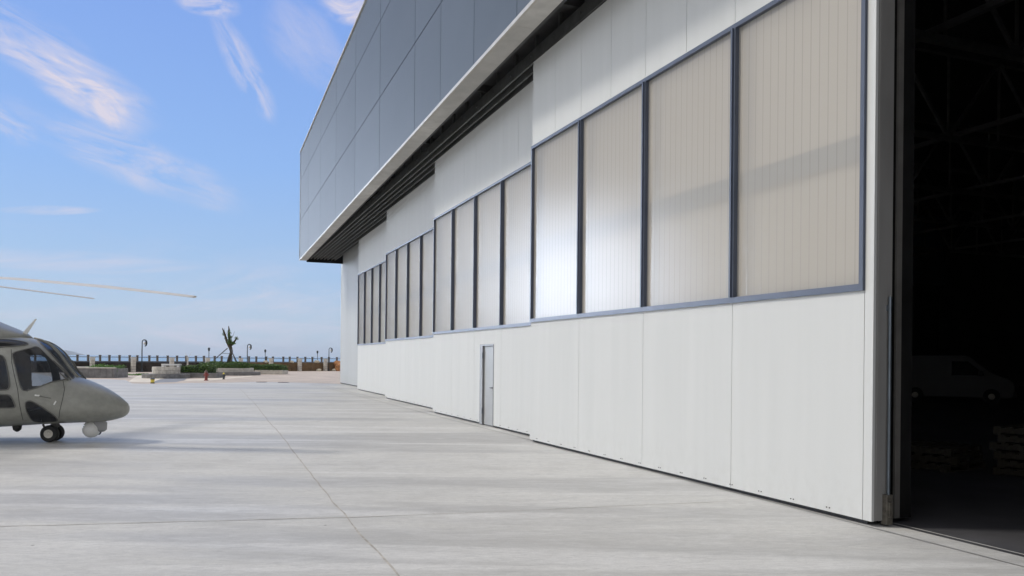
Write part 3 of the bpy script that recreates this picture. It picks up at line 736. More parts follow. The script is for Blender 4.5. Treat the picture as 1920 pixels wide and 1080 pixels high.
# sensor turret under the nose
o_, d_ = loc_ray(175, 804); t_ = -o_.y/d_.y; tb = o_+d_*t_
mb = MB(); mb.lathe([(.12, tb.z-.06), (.165, tb.z-.02), (.175, .36), (.12, .46)], 28, Matrix.Translation((tb.x+.075, .03, 0))); th_ = mb.build('turret_housing', MAT['turretgrey'], heli); autosmooth(th_)
mb = MB(); prof = [(.172*math.sin(a), tb.z-.172*math.cos(a)) for a in [math.pi*k/16 for k in range(17)]]; mb.lathe(prof, 32, Matrix.Translation((tb.x-.02, -.04, 0))); ball = mb.build('turret_ball', MAT['heliwhite'], heli, smooth=True)
mb = MB(); mb.lathe([(.01, .155), (.06, .155), (.062, .175), (.01, .18)], 20, Matrix.Translation((tb.x, 0, tb.z-.05)) @ Matrix.Rotation(rad(75), 4, 'Z') @ Matrix.Rotation(rad(100), 4, 'Y')); mb.build('lens', MAT['helidark'], ball)
# aerial, handle, step, probe, belly fittings
ax, az = on_mid(38, 625); bx_, bz_ = on_mid(46, 623); cx_, cz_ = on_mid(69, 598)
mb = MB(); mb.prism([(ax, az-.05), (bx_+.03, bz_-.07), (cx_, cz_), (cx_-.03, cz_)], -.012, .012, axis='y'); mb.build('antenna_blade', MAT['heliwhite'], heli)
def stick(nm, pts, r, mat):
    q = [cast(*p, .03) for p in pts]
    if all(q):
        mb = MB(); mb.tube([tuple(a) for a in q], r, 6); mb.build(nm, mat, heli)
stick('door_handle', [(65, 741), (72, 742), (74, 741)], .016, MAT['heliwhite'])
stick('handle_recess', [(74, 743), (84, 745), (96, 747)], .008, MAT['heliseal'])
stick('static_vent', [(105, 752), (101, 759)], .014, MAT['heliwhite'])
for k, (x, r_) in enumerate([(-.55, .09), (-1.3, .06)]):
    mb = MB(); mb.lathe([(.02, .22), (r_*.8, .26), (r_, .36), (r_, .42)], 16, Matrix.Translation((x, -.25, 0))); mb.build('belly_fairing', MAT['helidark'], heli, smooth=True)
# door seams (thin grooves following the hull)
for P in ([(21, 655), (22, 680), (27, 705), (33, 730), (36, 755), (40, 775), (44, 792)], [(118, 713), (121, 730), (117, 750), (112, 770), (110, 789)]):
    q = []
    for a, b in zip(P, P[1:]):
        for s in range(4): q.append(cast(a[0]+(b[0]-a[0])*s/4, a[1]+(b[1]-a[1])*s/4, .001))
    q = [a for a in q if a]
    mb = MB(); mb.tube([tuple(a) for a in q], .005, 5); mb.build('panel_seam', MAT['helidark'], heli)
# rotor
HX, HZ = -2.9, 3.30
mb = MB(); mb.lathe([(.12, 2.85), (.12, 3.2), (.3, 3.24), (.32, 3.36), (.18, 3.46), (.02, 3.48)], 24, Matrix.Translation((HX, 0, 0))); mb.build('rotor_hub', MAT['helidark'], heli, smooth=True)
for psi, dr in ((14, .45), (-76, .02), (104, .3), (194, .3)):
    a = rad(psi); ts = [.05, .15, .4, .7, .9, .985, 1.0]; mb = MB(); rg = []
    for i, t in enumerate(ts):
        rr_ = 6.15*t; ch = (.14 if t < .1 else .50 if t < .9 else .30 if t < .99 else .16)*.5; z = HZ-dr*t**1.6*(1 if dr > .1 else 1)
        c = Vector((HX+math.cos(a)*rr_, math.sin(-a)*-rr_ if False else -math.sin(a)*-1*rr_*1, z))
        c.y = math.sin(-a)*-1*rr_*-1
        c.y = -math.sin(a)*rr_   # psi positive swings towards the viewer's side
        nrm = Vector((math.sin(a), math.cos(a), 0))
        rg.append([mb.bm.verts.new(c+nrm*ch*u+Vector((0, 0, w+u*ch*.12))) for u, w in ((-1, 0), (-.3, .022), (.6, .02), (1, 0), (.6, -.012), (-.3, -.014))])
    for A, B in zip(rg, rg[1:]):
        for k in range(6): mb.bm.faces.new([A[k], A[(k+1) % 6], B[(k+1) % 6], B[k]])
    mb.bm.faces.new(rg[0]); mb.bm.faces.new(rg[-1]); mb.build('rotor_blade', MAT['blade'], heli)
mb = MB(); mb.prism([(-10.9, 2.1), (-12.2, 2.1), (-12.9, 3.9), (-12.2, 3.9)], -.06, .06, axis='y'); mb.build('tail_fin', MAT['heli'], heli)
mb = MB(); mb.prism([(-10.6, -1.5), (-11.2, -1.5), (-11.3, 1.5), (-10.6, 1.5)], 1.98, 2.03); mb.build('tailplane', MAT['heli'], heli)
for k in range(4):
    a = rad(45+90*k); mb = MB(); mb.box(.1, 1.3, -.02, .02, -.09, .09, Matrix.Translation((-12.4, .25, 3.5)) @ Matrix.Rotation(a, 4, 'Y')); mb.build('tail_rotor_blade', MAT['blade'], heli)
mb = MB(); mb.lathe([(.02, .05), (.12, .08), (.12, .32), (.02, .34)], 16, Matrix.Translation((-12.4, 0, 3.5)), axis='y'); mb.build('tail_rotor_hub', MAT['helidark'], heli)

# ------------------------------------------------------------------ sea wall, railing, lamps
rzF = math.atan2(FD.y, FD.x)
wallL = 0
def fence_range(a, b): return [(fpt(a)-FA).dot(FD), (fpt(b)-FA).dot(FD)]
s0 = (fpt(-900)-FA).dot(FD); s0 = max(s0, -70); s1 = (fpt(458)-FA).dot(FD); s2 = 75
def wall_mesh(a, b, h, dep):
    mb = MB(); x = a; zc = [0, h*.3, h*.62, h*.86]
    for i, (z0, z1) in enumerate(zip(zc, zc[1:]+[h])):
        x = a-(i % 2)*.8; 
        while x < b:
            L_ = random.uniform(1.2, 2.6); x2 = min(b, x+L_); xx = max(a, x)
            if x2-xx > .05: mb.box(xx+.012, x2-.012, -random.uniform(0, .05), dep-.05, z0+.01, z1-.01)
            x += L_
    mb.box(a, b, .02, dep, 0, h-.1)
    return mb
w = wall_mesh(s0, s1, 1.05, .5).build('sea_wall', MAT['seawall'], None, loc=FA, rotz=rzF); tag(w, 'long dark coursed stone sea wall below the railing at the far edge of the apron', 'wall')
w = wall_mesh(s1+.02, s2, 1.05, .5).build('earth_bank_wall', MAT['earth'], None, loc=FA, rotz=rzF); tag(w, 'brown rubble stretch of the sea wall between the trimmed hedges and the hangar corner', 'wall')
rail = thing('railing', 'low railing of dark posts and a thin rail on top of the sea wall', 'railing', FA, rzF)
pxs = [125.5, 147, 167, 189.5, 207, 226, 245, 259.5, 282, 297, 316.5, 334, 351, 369.5, 384.5, 404.7, 417.8, 436, 452, 469, 482.7, 501.4, 514, 533.4, 545.5, 560, 574.8, 588, 605.3, 619, 634]
ss = [(fpt(p)-FA).dot(FD) for p in pxs]
while ss[0] > -45: ss.insert(0, ss[0]-1.35)
while ss[-1] < 45: ss.append(ss[-1]+1.5)
pm_ = MB(); pm_.box(-.085, .085, .2, .37, 1.05, 1.66); pm_.box(-.11, .11, .175, .395, 1.66, 1.74, bev=.02)
post = None
for s in ss:
    if post is None: post = pm_.build('post', MAT['railing'], rail); o = post
    else: o = post.copy(); COL.objects.link(o); o.parent = rail
    o.location = (s, 0, 0)
mb = MB(); mb.box(s0, s2, .26, .31, 1.50, 1.56); mb.build('rail', MAT['railing'], rail)
mb = MB(); mb.box(s0, s2, .2, .4, 1.051, 1.13); mb.build('kerb', MAT['railing'], rail)
# stone pillars in front of the wall
pl = None
PL = [(173, 'stone pillar behind the green plants left of the black ring lamp'), (250, 'pale stone pillar just left of the black ring lamp'), (322, 'pale stone pillar rising behind the white slab seat'),
      (389, 'short stone pillar between the bare stump and the propped tree'), (451, 'short stone pillar right beside the propped tree'), (508, 'stone pillar behind the rightmost low hedge'),
      (562, 'free standing rough stone pillar midway between the hedges and the hangar corner'), (610, 'rough stone pillar just left of the lamp by the hangar corner')]
for px, lb in PL:
    if pl is None:
        mb = MB()
        for k in range(5): d = random.uniform(-.02, .02); mb.box(-.19+d, .19+d, -.19, .19, .02+k*.28, .28+k*.28, bev=.03)
        mb.box(-.23, .23, -.23, .23, 1.42, 1.52, bev=.03)
        pl = mb.build('stone_pillar', MAT['stone'], None); o = pl
    else: o = pl.copy(); COL.objects.link(o)
    o.location = fpt(px, -.45); o.rotation_euler.z = rzF+random.uniform(-.1, .1); tag(o, lb, 'pillar', 'stone pillars along the sea wall')
# ring lamps
def ring_lamp():
    t = thing('street_lamp', 'x', 'street lamp', (0, 0, 0), 0, 'black ring street lamps')
    mb = MB(); mb.lathe([(.16, 0), (.16, .12), (.09, .2), (.06, .5), (.05, 3.0), (.03, 3.1)], 12); p = mb.build('pole', MAT['lampiron'], t); autosmooth(p)
    mb = MB(); mb.tube([(0, 0, 3.0), (.02, 0, 3.2), (.14, 0, 3.33), (.30, 0, 3.33), (.42, 0, 3.22), (.46, 0, 3.0), (.42, 0, 2.78), (.30, 0, 2.66)], [.05, .05, .05, .06, .09, .09, .07, .04], 10); mb.build('ring_arm', MAT['lampiron'], t, smooth=True)
    mb = MB(); mb.lathe([(.02, -.14), (.1, -.1), (.13, 0), (.1, .1), (.02, .14)], 16, Matrix.Translation((.26, 0, 2.98))); mb.build('lamp_globe', MAT['lampglass'], t, smooth=True)
    return t
rl = ring_lamp(); rl.location = fpt(266, -.7); rl.rotation_euler.z = -TH; rl['label'] = 'tallest looking black ring lamp, left of the white round stone bench'
d_ = dup(rl, fpt(463.5, -.7), -TH, 'black ring lamp standing just right of the propped bare tree', .93)
d_ = dup(rl, fpt(616.5, -.7), -TH, 'black ring lamp nearest the hangar corner', .86)
def small_lamp():
    t = thing('post_lamp', 'x', 'lamp', (0, 0, 0), 0, 'small post lamps on the sea wall')
    mb = MB(); mb.tube([(0, 0, 0), (0, 0, 1.15)], .035, 8); mb.build('pole', MAT['lampiron'], t)
    mb = MB(); mb.lathe([(.05, 1.15), (.10, 1.2), (.12, 1.42), (.14, 1.46), (.03, 1.55)], 10); mb.build('lantern', MAT['lampiron'], t)
    return t
sl = small_lamp(); sl.location = fpt(391.5, .3, 1.13); sl['label'] = 'small thin post lamp on the sea wall left of the propped tree'
dup(sl, fpt(497, .3, 1.13), 0, 'small thin post lamp on the sea wall above the rightmost hedge', .93); dup(sl, fpt(595, .3, 1.13), 0, 'small thin post lamp on the sea wall above the pale boulders', .9)
# boulders
def boulder(px, off, z, r, mat, lb, sq=.7):
    bm = bmesh.new(); bmesh.ops.create_icosphere(bm, subdivisions=3, radius=1)
    rd = [Vector([random.gauss(0, 1) for _ in range(3)]).normalized() for _ in range(10)]
    for v in bm.verts:
        k = min(1.0, min(.8/max(1e-3, v.co.dot(d)) if v.co.dot(d) > .8 else 1 for d in rd)); v.co = v.co*k; v.co.z = (v.co.z+.6)*sq
    me = bpy.data.meshes.new('boulder'); bm.to_mesh(me); bm.free(); me.materials.append(mat)
    o = bpy.data.objects.new('boulder', me); COL.objects.link(o); o.location = fpt(px, off, z); o.scale = (r, r*.8, r); o.rotation_euler.z = random.uniform(0, 3)
    tag(o, lb, 'boulder', 'boulders by the sea wall')
boulder(594, .05, 1.02, .42, MAT['rock'], 'cream boulder lying on the wall under the small post lamp', .5)
boulder(598, -.6, .0, .40, MAT['rock'], 'pale grey boulder on the ground left of the last stone pillar', .5)
boulder(498, .1, 1.0, .3, MAT['rock'], 'small cream stone on the wall above the rightmost hedge', .6)
boulder(547, .1, 1.0, .3, MAT['rock'], 'small cream stone on the wall left of the free standing pillar', .6)
boulder(627, -.6, 0, .38, MAT['rock'], 'pale boulder right of the lamp near the hangar corner', .5)
boulder(638, -.75, .0, .85, MAT['orange'], 'large orange brown rock right at the hangar corner', .9)
boulder(633, -.2, .6, .6, MAT['orange'], 'upper orange rock heaped behind the large one at the hangar corner', .8)

# ------------------------------------------------------------------ planters and hedges
def leaves(mb, pts, size, tones):
    for p in pts:
        n = Vector([random.gauss(0, 1) for _ in range(3)]).normalized(); a = n.orthogonal().normalized()*size*random.uniform(.6, 1.3); b = n.cross(a)*.6
        mb.face([p-a, p+b, p+a, p-b]); tones.append(random.random())
def tone_attr(o, tones):
    a = o.data.attributes.new('tone', 'FLOAT', 'FACE'); v = (tones+[.3]*len(o.data.polygons))[:len(o.data.polygons)]; a.data.foreach_set('value', v)
def hedge_box(name, parent, x0, x1, y0, y1, z0, z1, n=2600, mat='leaf', size=.05, rough=.06, round_=False):
    mb = MB(); pts = []; tones = []
    cx, cy = (x0+x1)/2, (y0+y1)/2; rx, ry = (x1-x0)/2, (y1-y0)/2
    for _ in range(n):
        f = random.random()
        if round_:
            a = random.uniform(0, 2*math.pi); q = math.sqrt(random.random()) if f < .5 else 1.0
            x, y = cx+rx*q*math.cos(a), cy+ry*q*math.sin(a); z = z1 if f < .5 else random.uniform(z0, z1)
        else:
            x, y, z = random.uniform(x0, x1), random.uniform(y0, y1), random.uniform(z0, z1)
            if f < .4: z = z1
            elif f < .75: y = y0
            elif f < .85: y = y1
            elif f < .93: x = x0
            else: x = x1
        hump = .05*math.sin(x*3.1+y)+.03*math.sin(x*7.7)
        pts.append(Vector((x+random.gauss(0, rough), y+random.gauss(0, rough), z+(hump if z > (z0+z1)/2 else 0)+random.gauss(0, rough*.7))))
    leaves(mb, pts, size, tones); k = len(tones)
    if round_: mb.lathe([(rx-.08, z0), (rx-.08, z1-.08)], 20, Matrix.Translation((cx, cy, 0)) @ Matrix.Diagonal((1, ry/rx, 1, 1)))
    else: mb.box(x0+.06, x1-.06, y0+.06, y1-.06, z0, z1-.06)
    o = mb.build(name, MAT[mat], parent, recalc=False); tone_attr(o, tones+[0.0]*10); return o
def ring_wall(mb, r, w, z0, z1, n=40, a0=0, a1=2*math.pi, gap=.012, rows=2, sy=1):
    for j in range(rows):
        za = z0+(z1-z0)*j/rows; zb_ = z0+(z1-z0)*(j+1)/rows
        for k in range(n):
            b0 = a0+(a1-a0)*(k+.5*(j % 2))/n; b1 = a0+(a1-a0)*(k+1+.5*(j % 2))/n-gap/r
            o_ = random.uniform(-.01, .01)
            mb.prism([((r+o_)*math.cos(b0), (r+o_)*math.sin(b0)*sy), ((r+o_)*math.cos(b1), (r+o_)*math.sin(b1)*sy), ((r-w)*math.cos(b1), (r-w)*math.sin(b1)*sy), ((r-w)*math.cos(b0), (r-w)*math.sin(b0)*sy)], za+.006, zb_-.006)
# left planter (behind the helicopter)
pA = at(172, 60); t = thing('stone_planter', 'long grey stone planter with low green plants, just behind the helicopter nose', 'planter', pA, -TH+.15)
mb = MB(); 
for k in range(8): mb.box(-1.9+k*.42, -1.9+k*.42+.41, 0, .25, 0, .72)
mb.box(1.47, 1.6, .0, 3.2, 0, .72); mb.box(-1.9, 1.46, .26, 3.2, 0, .60); mb.build('planter_wall', MAT['stonedark'], t)
mb = MB(); mb.box(-1.95, 1.65, -.05, .35, .725, .80, bev=.015); mb.box(-2.2, .1, .9, 1.3, .62, .84, bev=.03); mb.build('coping', MAT['stone'], t)
tone = hedge_box('plants', t, -.3, 1.45, .5, 2.8, .6, .86, 1500, 'grassleaf', .05, .09)
t = tag(hedge_box('ground_plants', None, 0, 4.2, 0, .8, .0, .45, 1500, 'grassleaf', .05, .08), 'strip of low green plants at the foot of the sea wall behind the grey planter', 'plants'); t.location = fpt(128, -1.4); t.rotation_euler.z = rzF
# round bench
pB = at(312, 61.5, .0); t = thing('round_bench', 'round pale stone bench on a wider round step, left of the clipped hedges', 'bench', pB, -TH)
mb = MB(); ring_wall(mb, 1.0, .35, .34, .88, 22); mb.lathe([(.64, .34), (.64, .8)], 24); mb.build('drum', MAT['stone'], t)
mb = MB(); ring_wall(mb, 1.75, .8, 0, .33, 30, rows=1, sy=.9); mb.build('round_step', MAT['stonedark'], t)
t = thing('slab_seat', 'white stone slab seat behind the round bench', 'bench', at(321.5, 63.2), -TH)
mb = MB(); mb.box(-.72, .72, -.22, .22, .95, 1.08, bev=.02); mb.build('seat', MAT['heliwhite'], t)
for x in (-.6, .6):
    mb = MB(); mb.box(x-.1, x+.1, -.2, .2, 0, .949, bev=.01); mb.build('leg', MAT['heliwhite'], t)
# hedge C
t = thing('hedge_planter', 'square clipped dark green hedge in a low grey stone planter, behind the red hydrant', 'planter', at(365, 63), -TH)
mb = MB(); mb.box(-1.15, 1.7, -.1, .1, 0, .40); mb.box(-1.15, -.95, .1, 2.0, 0, .40); mb.box(1.5, 1.7, .1, 2.0, 0, .40); mb.box(-.95, 1.5, .1, 2.0, 0, .36); mb.build('planter_wall', MAT['stonedark'], t)
hedge_box('hedge', t, -1.12, 1.1, .12, 1.9, .36, .93, 3600)
t = tag(None or MB().lathe([(.09, 0), (.075, .5), (.06, 1.1), (.045, 1.5), (.01, 1.75)], 10).tube([(0, 0, 1.1), (-.1, 0, 1.6), (-.16, 0, 2.0)], [.03, .02, .006], 6).tube([(0, 0, 1.2), (.12, 0, 1.7), (.3, 0, 2.1)], [.02, .012, .004], 6).build('bare_stump', MAT['stone'], None, loc=at(352, 66), smooth=True), 'thin pale bare trunk with a few twigs behind the square hedge', 'tree')
# hedge D: round planter with the propped tree
pD = at(433, 73.5); t = thing('round_planter', 'largest round stepped stone planter with a dark clipped hedge around the propped tree', 'planter', pD, -TH)
mb = MB(); ring_wall(mb, 2.0, .3, .30, .66, 34); mb.lathe([(1.69, .3), (1.69, .60)], 30); mb.build('planter_wall', MAT['stone'], t)
mb = MB(); ring_wall(mb, 2.6, .9, 0, .29, 40, rows=1); mb.build('round_step', MAT['stonedark'], t)
hedge_box('hedge', t, -2.75, 1.65, -1.6, 1.6, .62, 1.12, 4200, round_=True)
# hedge E
t = thing('hedge_planter', 'rightmost low planter with a thin clipped hedge and pale stone kerb', 'planter', at(503, 78), -TH)
mb = MB(); mb.box(-1.3, 1.45, -.1, .12, 0, .42, bev=.02); mb.box(-1.3, 1.45, .13, 1.8, 0, .38); mb.box(-2.6, -1.31, -.1, .1, 0, .3, bev=.02); mb.build('planter_wall', MAT['stone'], t)
hedge_box('hedge', t, -1.9, 1.4, -.05, 1.7, .40, .88, 3000)
# young tree with props
pT = at(429, 73.8, .66)
t = thing('propped_tree', 'young bare tree with upswept lopped limbs and small leaf tufts, held by leaning props', 'tree', pT, -TH)
mb = MB(); K = .0488
def tp(x, y, d=0): return ((x-428)*K, d, (690-y)*K)
mb.tube([tp(427, 682), tp(429, 672), tp(433, 660), tp(431, 652), tp(428, 646)], [.17, .15, .14, .16, .17], 10)
mb.tube([tp(428, 647), tp(424, 640), tp(421, 630), tp(418, 621), tp(415, 615)], [.15, .12, .10, .08, .03], 8)
mb.tube([tp(428, 647), tp(429, 638), tp(427, 628), tp(428, 618), tp(427, 611)], [.15, .12, .09, .08, .03], 8)
mb.tube([tp(430, 650), tp(436, 643), tp(440, 638), tp(444, 631)], [.12, .10, .08, .03], 8)
mb.tube([tp(429, 634), tp(434, 631, .1), tp(437, 621, .2)], [.03, .02, .008], 6); mb.tube([tp(421, 630), tp(424, 622, .1)], [.02, .006], 6); mb.tube([tp(440, 638), tp(447, 634)], [.02, .006], 6)
mb.build('trunk', MAT['bark'], t, smooth=True)
mb = MB(); tones = []; pts = []
for (x, y, sx, sy, n) in ((429, 641, 3.2, 4.5, 420), (436, 643.5, 3, 2.2, 220), (428.5, 626, 1.6, 6, 200), (418, 625, 1.2, 5, 90), (442, 634, 1.5, 2.5, 80), (430, 632, 2, 3, 120)):
    for _ in range(n): pts.append(Vector(tp(random.gauss(x, sx*.6), random.gauss(y, sy*.6), random.gauss(0, .14))))
leaves(mb, pts, .05, tones); o = mb.build('crown', MAT['leaf'], t, recalc=False); tone_attr(o, tones)
for a, b in (((426, 653), (406, 676)), ((433, 655), (448, 680)), ((431, 656), (437, 680))):
    mb = MB(); mb.tube([tp(*a, -.1 if a[0] != 431 else .1), tp(*b, -.9 if a[0] != 431 else 1.0)], .045, 6); mb.build('prop', MAT['pole'], t)
mb = MB(); mb.tube([tp(419, 663, -.4), tp(436, 663, -.3)], .022, 6); mb.build('cross_bar', MAT['pole'], t)
# lone upright shrub stems near px 450
# hydrants, bollard
def hydrant(name, label, loc, h, m1, m2, cat, band=None):
    t = thing(name, label, cat, loc, -TH, None); s = h/.75
    mb = MB(); mb.lathe([(r*s, z*s) for r, z in [(.15, 0), (.15, .05), (.10, .06), (.10, .48), (.13, .5), (.13, .53), (.11, .56)]], 16); b = mb.build('body', m1, t); autosmooth(b)
    mb = MB(); mb.lathe([(r*s, z*s) for r, z in [(.11, .56), (.10, .64), (.05, .7), (.03, .75)]], 16); c = mb.build('cap', m2, t); autosmooth(c)
    for sg in (-1, 1):
        mb = MB(); mb.tube([(sg*.09*s, 0, .4*s), (sg*.18*s, 0, .4*s)], .05*s, 10); mb.build('outlet', m1, t)
hydrant('fire_hydrant', 'dark red fire hydrant on the pale kerb in front of the square hedge', gnd(386.5, 713.6), .76, MAT['red'], MAT['manhole'], 'fire hydrant')
hydrant('fire_hydrant', 'dark hydrant with a yellow cap, in front of the round planter', gnd(419.5, 711.3), .52, MAT['darkpaint'], MAT['yellow'], 'fire hydrant')
hydrant('fire_hydrant', 'small blue grey hydrant at the right end of the rightmost hedge planter', gnd(534, 701.3), .50, MAT['darkpaint'], MAT['asphalt'], 'fire hydrant')
t = thing('bollard', 'short yellow bollard with black top on the concrete left of the drive', 'bollard', gnd(286, 719), -TH)
mb = MB(); mb.lathe([(.115, .07), (.115, .25)], 20); mb.build('body', MAT['yellow'], t)
mb = MB(); mb.lathe([(.13, .25), (.13, .30), (.05, .33)], 20); mb.build('cap', MAT['darkpaint'], t)
mb = MB(); mb.lathe([(.125, 0), (.125, .07)], 20); mb.build('foot', MAT['darkpaint'], t)
for px, py, lb in ((490.5, 716.6, 'left of the two dark round manhole covers in the beige paving'), (531.5, 717.2, 'right of the two dark round manhole covers, nearer the hangar corner')):
    p = gnd(px, py); mb = MB(); mb.lathe([(.36, 0.005), (.36, .022), (.33, .024), (.30, .02), (.28, .025)], 28)
    tag(mb.build('manhole_cover', MAT['manhole'], None, loc=p), lb, 'manhole cover', 'manhole covers in the paving')
# grass tuft patch
t = tag(hedge_box('grass', None, -1.6, 1.4, -1, 1.4, 0, .06, 1400, 'grassleaf', .05, .04), kind='stuff'); t.location = gnd(256, 703.5); t.rotation_euler.z = -TH
# island on the horizon
mb = MB(); R_ = []
c = at(118, 6500, -3.0)
for i in range(25):
    u = -1+2*i/24; hgt = 32*(1-u*u)**.8*(1+.25*math.sin(u*7)+.1*math.sin(u*17)) if abs(u) < 1 else 0; hgt = max(hgt, .2)
    R_.append([mb.bm.verts.new((u*170, v*140*(1-u*u*.8), hgt*(1-v*v))) for v in [-1, -.5, 0, .5, 1]])
for A, B in zip(R_, R_[1:]):
    for k in range(4): mb.bm.faces.new([A[k], A[k+1], B[k+1], B[k]])
tag(mb.build('island', MAT['island'], None, smooth=True, loc=c, rotz=-TH), kind='structure')

# sea air between here and the horizon
hz = MB(); hz.box(-9050, 9050, -950, 9050, -7.5, 80); hz = hz.build('haze', None); tag(hz, kind='stuff')
hm = bpy.data.materials.new('sea_haze'); hm.use_nodes = True; hn = hm.node_tree; hn.nodes.clear()
ho = N(hn, 'ShaderNodeOutputMaterial'); hv = N(hn, 'ShaderNodeVolumePrincipled'); hn.links.new(hv.outputs[0], ho.inputs['Volume'])
hv.inputs['Color'].default_value = (.80, .88, 1, 1); hv.inputs['Density'].default_value = 1.1e-4; hv.inputs['Anisotropy'].default_value = .2
hz.data.materials.append(hm)
# ------------------------------------------------------------------ sky, sun
SUN_EL, SUN_AZ = rad(44), rad(-62)       # azimuth measured clockwise from +Y
W = bpy.data.worlds.new('World'); S.world = W; W.use_nodes = True; nt = W.node_tree; nt.nodes.clear()
out = N(nt, 'ShaderNodeOutputWorld'); bg = N(nt, 'ShaderNodeBackground'); nt.links.new(bg.outputs[0], out.inputs[0]); bg.inputs[1].default_value = .12
sky = N(nt, 'ShaderNodeTexSky'); sky.sky_type = 'NISHITA'; sky.sun_disc = False; sky.sun_elevation = SUN_EL; sky.sun_rotation = SUN_AZ
sky.air_density = 1.0; sky.dust_density = .6; sky.ozone_density = 2.0; sky.altitude = 50
tc = N(nt, 'ShaderNodeTexCoord'); D = tc.outputs['Generated']
nrm = N(nt, 'ShaderNodeVectorMath', operation='NORMALIZE'); nt.links.new(D, nrm.inputs[0]); D = nrm.outputs[0]
def dot(v):
    n = N(nt, 'ShaderNodeVectorMath', operation='DOT_PRODUCT'); nt.links.new(D, n.inputs[0]); n.inputs[1].default_value = v; return n.outputs['Value']
def math_(op, a, b=None, clamp=False):
    n = N(nt, 'ShaderNodeMath', operation=op); n.use_clamp = clamp
    for i, v in enumerate((a, b)):
        if v is None: continue
        if isinstance(v, bpy.types.NodeSocket): nt.links.new(v, n.inputs[i])
        else: n.inputs[i].default_value = v
    return n.outputs[0]
el = N(nt, 'ShaderNodeSeparateXYZ'); nt.links.new(D, el.inputs[0]); EZ = el.outputs[2]
base = sky.outputs[0]
SKYTINT = ramp(nt, EZ, [(0, (1, 1, 1)), (1, (1, 1, 1))])
total = None
def cirrus(cx, cy, ang, la, lb, amp, s1=3.0, s2=14.0, lo=.42, hi=.72, seed=0.0):
    """a patch of cirrus around one direction of the sky, its wisps stretched along its own axis"""
    global total
    d0 = ray(cx, cy).normalized(); ca, sa = math.cos(rad(ang)), math.sin(rad(ang))
    e = 1.0; dU = (ray(cx+ca*e, cy+sa*e).normalized()-d0); dU.normalize(); dV = d0.cross(dU); dV.normalize()
    al, bl = la/FPX, lb/FPX
    u = math_('DIVIDE', dot(dU), al); v = math_('DIVIDE', dot(dV), bl)
    front = math_('GREATER_THAN', dot(d0), .3)
    cmb = N(nt, 'ShaderNodeCombineXYZ'); nt.links.new(dot(dU), cmb.inputs[0]); nt.links.new(dot(dV), cmb.inputs[1]); cmb.inputs[2].default_value = seed
    edge = noise(nt, cmb.outputs[0], 9, 4)
    r2 = math_('ADD', math_('MULTIPLY', u, u), math_('MULTIPLY', v, v)); r2 = math_('ADD', r2, math_('MULTIPLY', math_('SUBTRACT', edge, .5), 1.6))
    mask = N(nt, 'ShaderNodeMapRange'); mask.interpolation_type = 'SMOOTHSTEP'; nt.links.new(r2, mask.inputs[0]); mask.inputs[1].default_value = 1.0; mask.inputs[2].default_value = 0.1
    wv = tmap(nt, cmb.outputs[0], (1/s1, 1/s2, 1), rad(-6), (seed, 0, 0))
    wf = noise(nt, wv, 3.0, 8, .66, 1.2)
    w_ = N(nt, 'ShaderNodeMapRange'); nt.links.new(wf, w_.inputs[0]); w_.inputs[1].default_value = lo; w_.inputs[2].default_value = hi
    f = math_('MULTIPLY', math_('MULTIPLY', mask.outputs[0], w_.outputs[0]), math_('MULTIPLY', front, amp))
    total = f if total is None else math_('ADD', total, f)
cirrus(100, 105, 31, 190, 50, .75, 3, 13, .40, .70, 1)
cirrus(145, 160, 31, 130, 42, .8, 3, 13, .36, .62, 2)
cirrus(205, 195, 60, 45, 30, .7, 4, 10, .36, .62, 2.5)
cirrus(462, 130, 62, 110, 30, .75, 3, 14, .40, .70, 3)
cirrus(388, 6, 10, 60, 24, 1.0, 6, 9, .34, .60, 4)
cirrus(650, 12, 10, 60, 30, .9, 6, 9, .36, .62, 5)
cirrus(255, 300, 22, 210, 48, .62, 3, 14, .38, .70, 6)
cirrus(90, 394, 0, 80, 9, .7, 3, 14, .3, .6, 7)
cirrus(5, 225, 35, 60, 28, .6, 3, 14, .38, .70, 8)
cirrus(580, 90, 50, 110, 60, .30, 3, 9, .3, .65, 9)
cirrus(130, 490, 3, 260, 22, .5, 2, 16, .36, .70, 10)
cirrus(500, 560, -6, 260, 70, .35, 3, 14, .42, .72, 11)
# thin broken veil low over the horizon, and a bank of unseen cloud added to whiten the light
flat = N(nt, 'ShaderNodeVectorMath', operation='MULTIPLY'); nt.links.new(D, flat.inputs[0]); flat.inputs[1].default_value = (1, 1, 5.5)
vn = noise(nt, flat.outputs[0], 5.0, 8, .62, .6)
low = N(nt, 'ShaderNodeMapRange'); low.interpolation_type = 'SMOOTHSTEP'; nt.links.new(EZ, low.inputs[0]); low.inputs[1].default_value = .16; low.inputs[2].default_value = .02
vm = N(nt, 'ShaderNodeMapRange'); nt.links.new(vn, vm.inputs[0]); vm.inputs[1].default_value = .50; vm.inputs[2].default_value = .75
total = math_('ADD', total, math_('MULTIPLY', math_('MULTIPLY', low.outputs[0], vm.outputs[0]), .6))
bn = noise(nt, D, 2.2, 8, .6, .4)
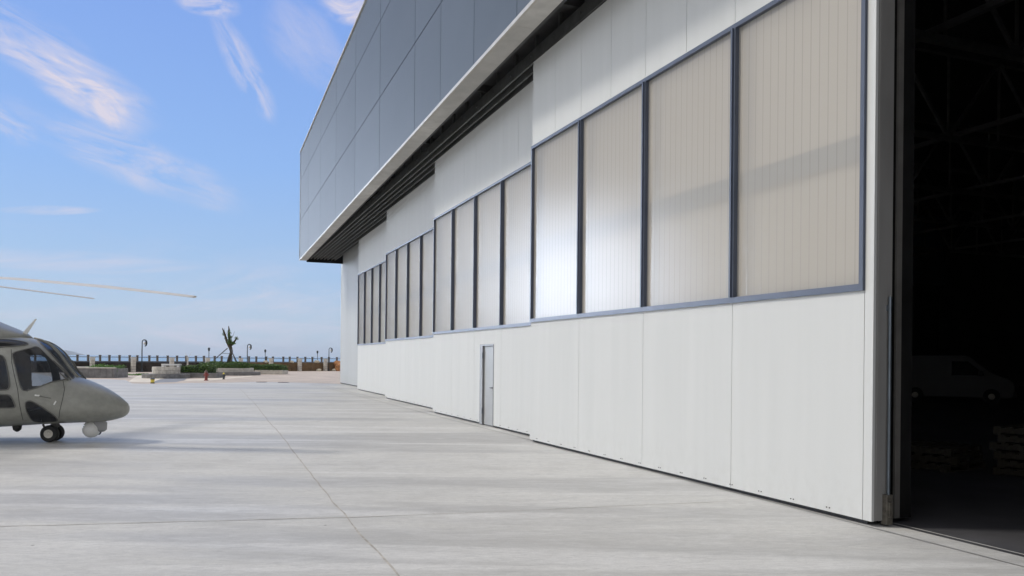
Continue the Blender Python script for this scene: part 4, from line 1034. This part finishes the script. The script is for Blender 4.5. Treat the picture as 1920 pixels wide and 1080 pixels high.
# the open blue part of the sky lies ahead; unseen cloud added over the rest keeps the light neutral
ahead = ray(330, 420).normalized()
back = N(nt, 'ShaderNodeMapRange'); back.interpolation_type = 'SMOOTHSTEP'; nt.links.new(dot(ahead), back.inputs[0]); back.inputs[1].default_value = .86; back.inputs[2].default_value = .55
bmr = N(nt, 'ShaderNodeMapRange'); nt.links.new(bn, bmr.inputs[0]); bmr.inputs[1].default_value = .30; bmr.inputs[2].default_value = .50
bank = math_('MULTIPLY', math_('MULTIPLY', back.outputs[0], bmr.outputs[0]), .9)
total = math_('MINIMUM', total, .95)
# clear sky: scattering model blended with the hazy maritime gradient of the day
def L3(r, g, b): return tuple(((x/255+.055)/1.055)**2.4 for x in (r, g, b))
grade = ramp(nt, EZ, [(0.0, L3(180, 201, 226)), (.045, L3(176, 199, 228)), (.12, L3(160, 193, 235)), (.22, L3(145, 185, 243)), (.40, L3(130, 168, 240)), (1, L3(90, 140, 225))])
gs = N(nt, 'ShaderNodeVectorMath', operation='SCALE'); nt.links.new(grade, gs.inputs[0]); gs.inputs['Scale'].default_value = .89/.12
base = mix(nt, .85, base, gs.outputs[0])
cc = mix(nt, total, base, (5.4, 5.1, 5.9))
cc = mix(nt, bank, cc, (5.9, 5.6, 5.25))
gd = (Matrix.Rotation(rad(28.4), 3, 'Z') @ Vector((0, 1, .08))).normalized(); gm = N(nt, 'ShaderNodeMapRange'); gm.interpolation_type = 'SMOOTHSTEP'; nt.links.new(dot(gd), gm.inputs[0]); gm.inputs[1].default_value = .990; gm.inputs[2].default_value = .9997  # bright spot added to the unseen sky, for glare reflected in the panes
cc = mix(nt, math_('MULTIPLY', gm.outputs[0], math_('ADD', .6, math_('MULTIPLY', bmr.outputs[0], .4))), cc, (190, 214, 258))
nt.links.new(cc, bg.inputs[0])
sd = Vector((math.cos(SUN_EL)*math.sin(SUN_AZ), math.cos(SUN_EL)*math.cos(SUN_AZ), math.sin(SUN_EL)))
sun = bpy.data.lights.new('sun', 'SUN'); sun.energy = 1.75; sun.angle = rad(9); sun.color = (1, .95, .87)
so = bpy.data.objects.new('sun', sun); COL.objects.link(so); so.rotation_euler = (-sd).to_track_quat('-Z', 'Y').to_euler(); so.location = (-20, 20, 40)
S.view_settings.view_transform = 'Standard'; S.view_settings.look = 'None'; S.view_settings.exposure = .17; S.view_settings.gamma = 1
S.cycles.max_bounces = 8; S.cycles.transparent_max_bounces = 12; S.cycles.use_denoising = True
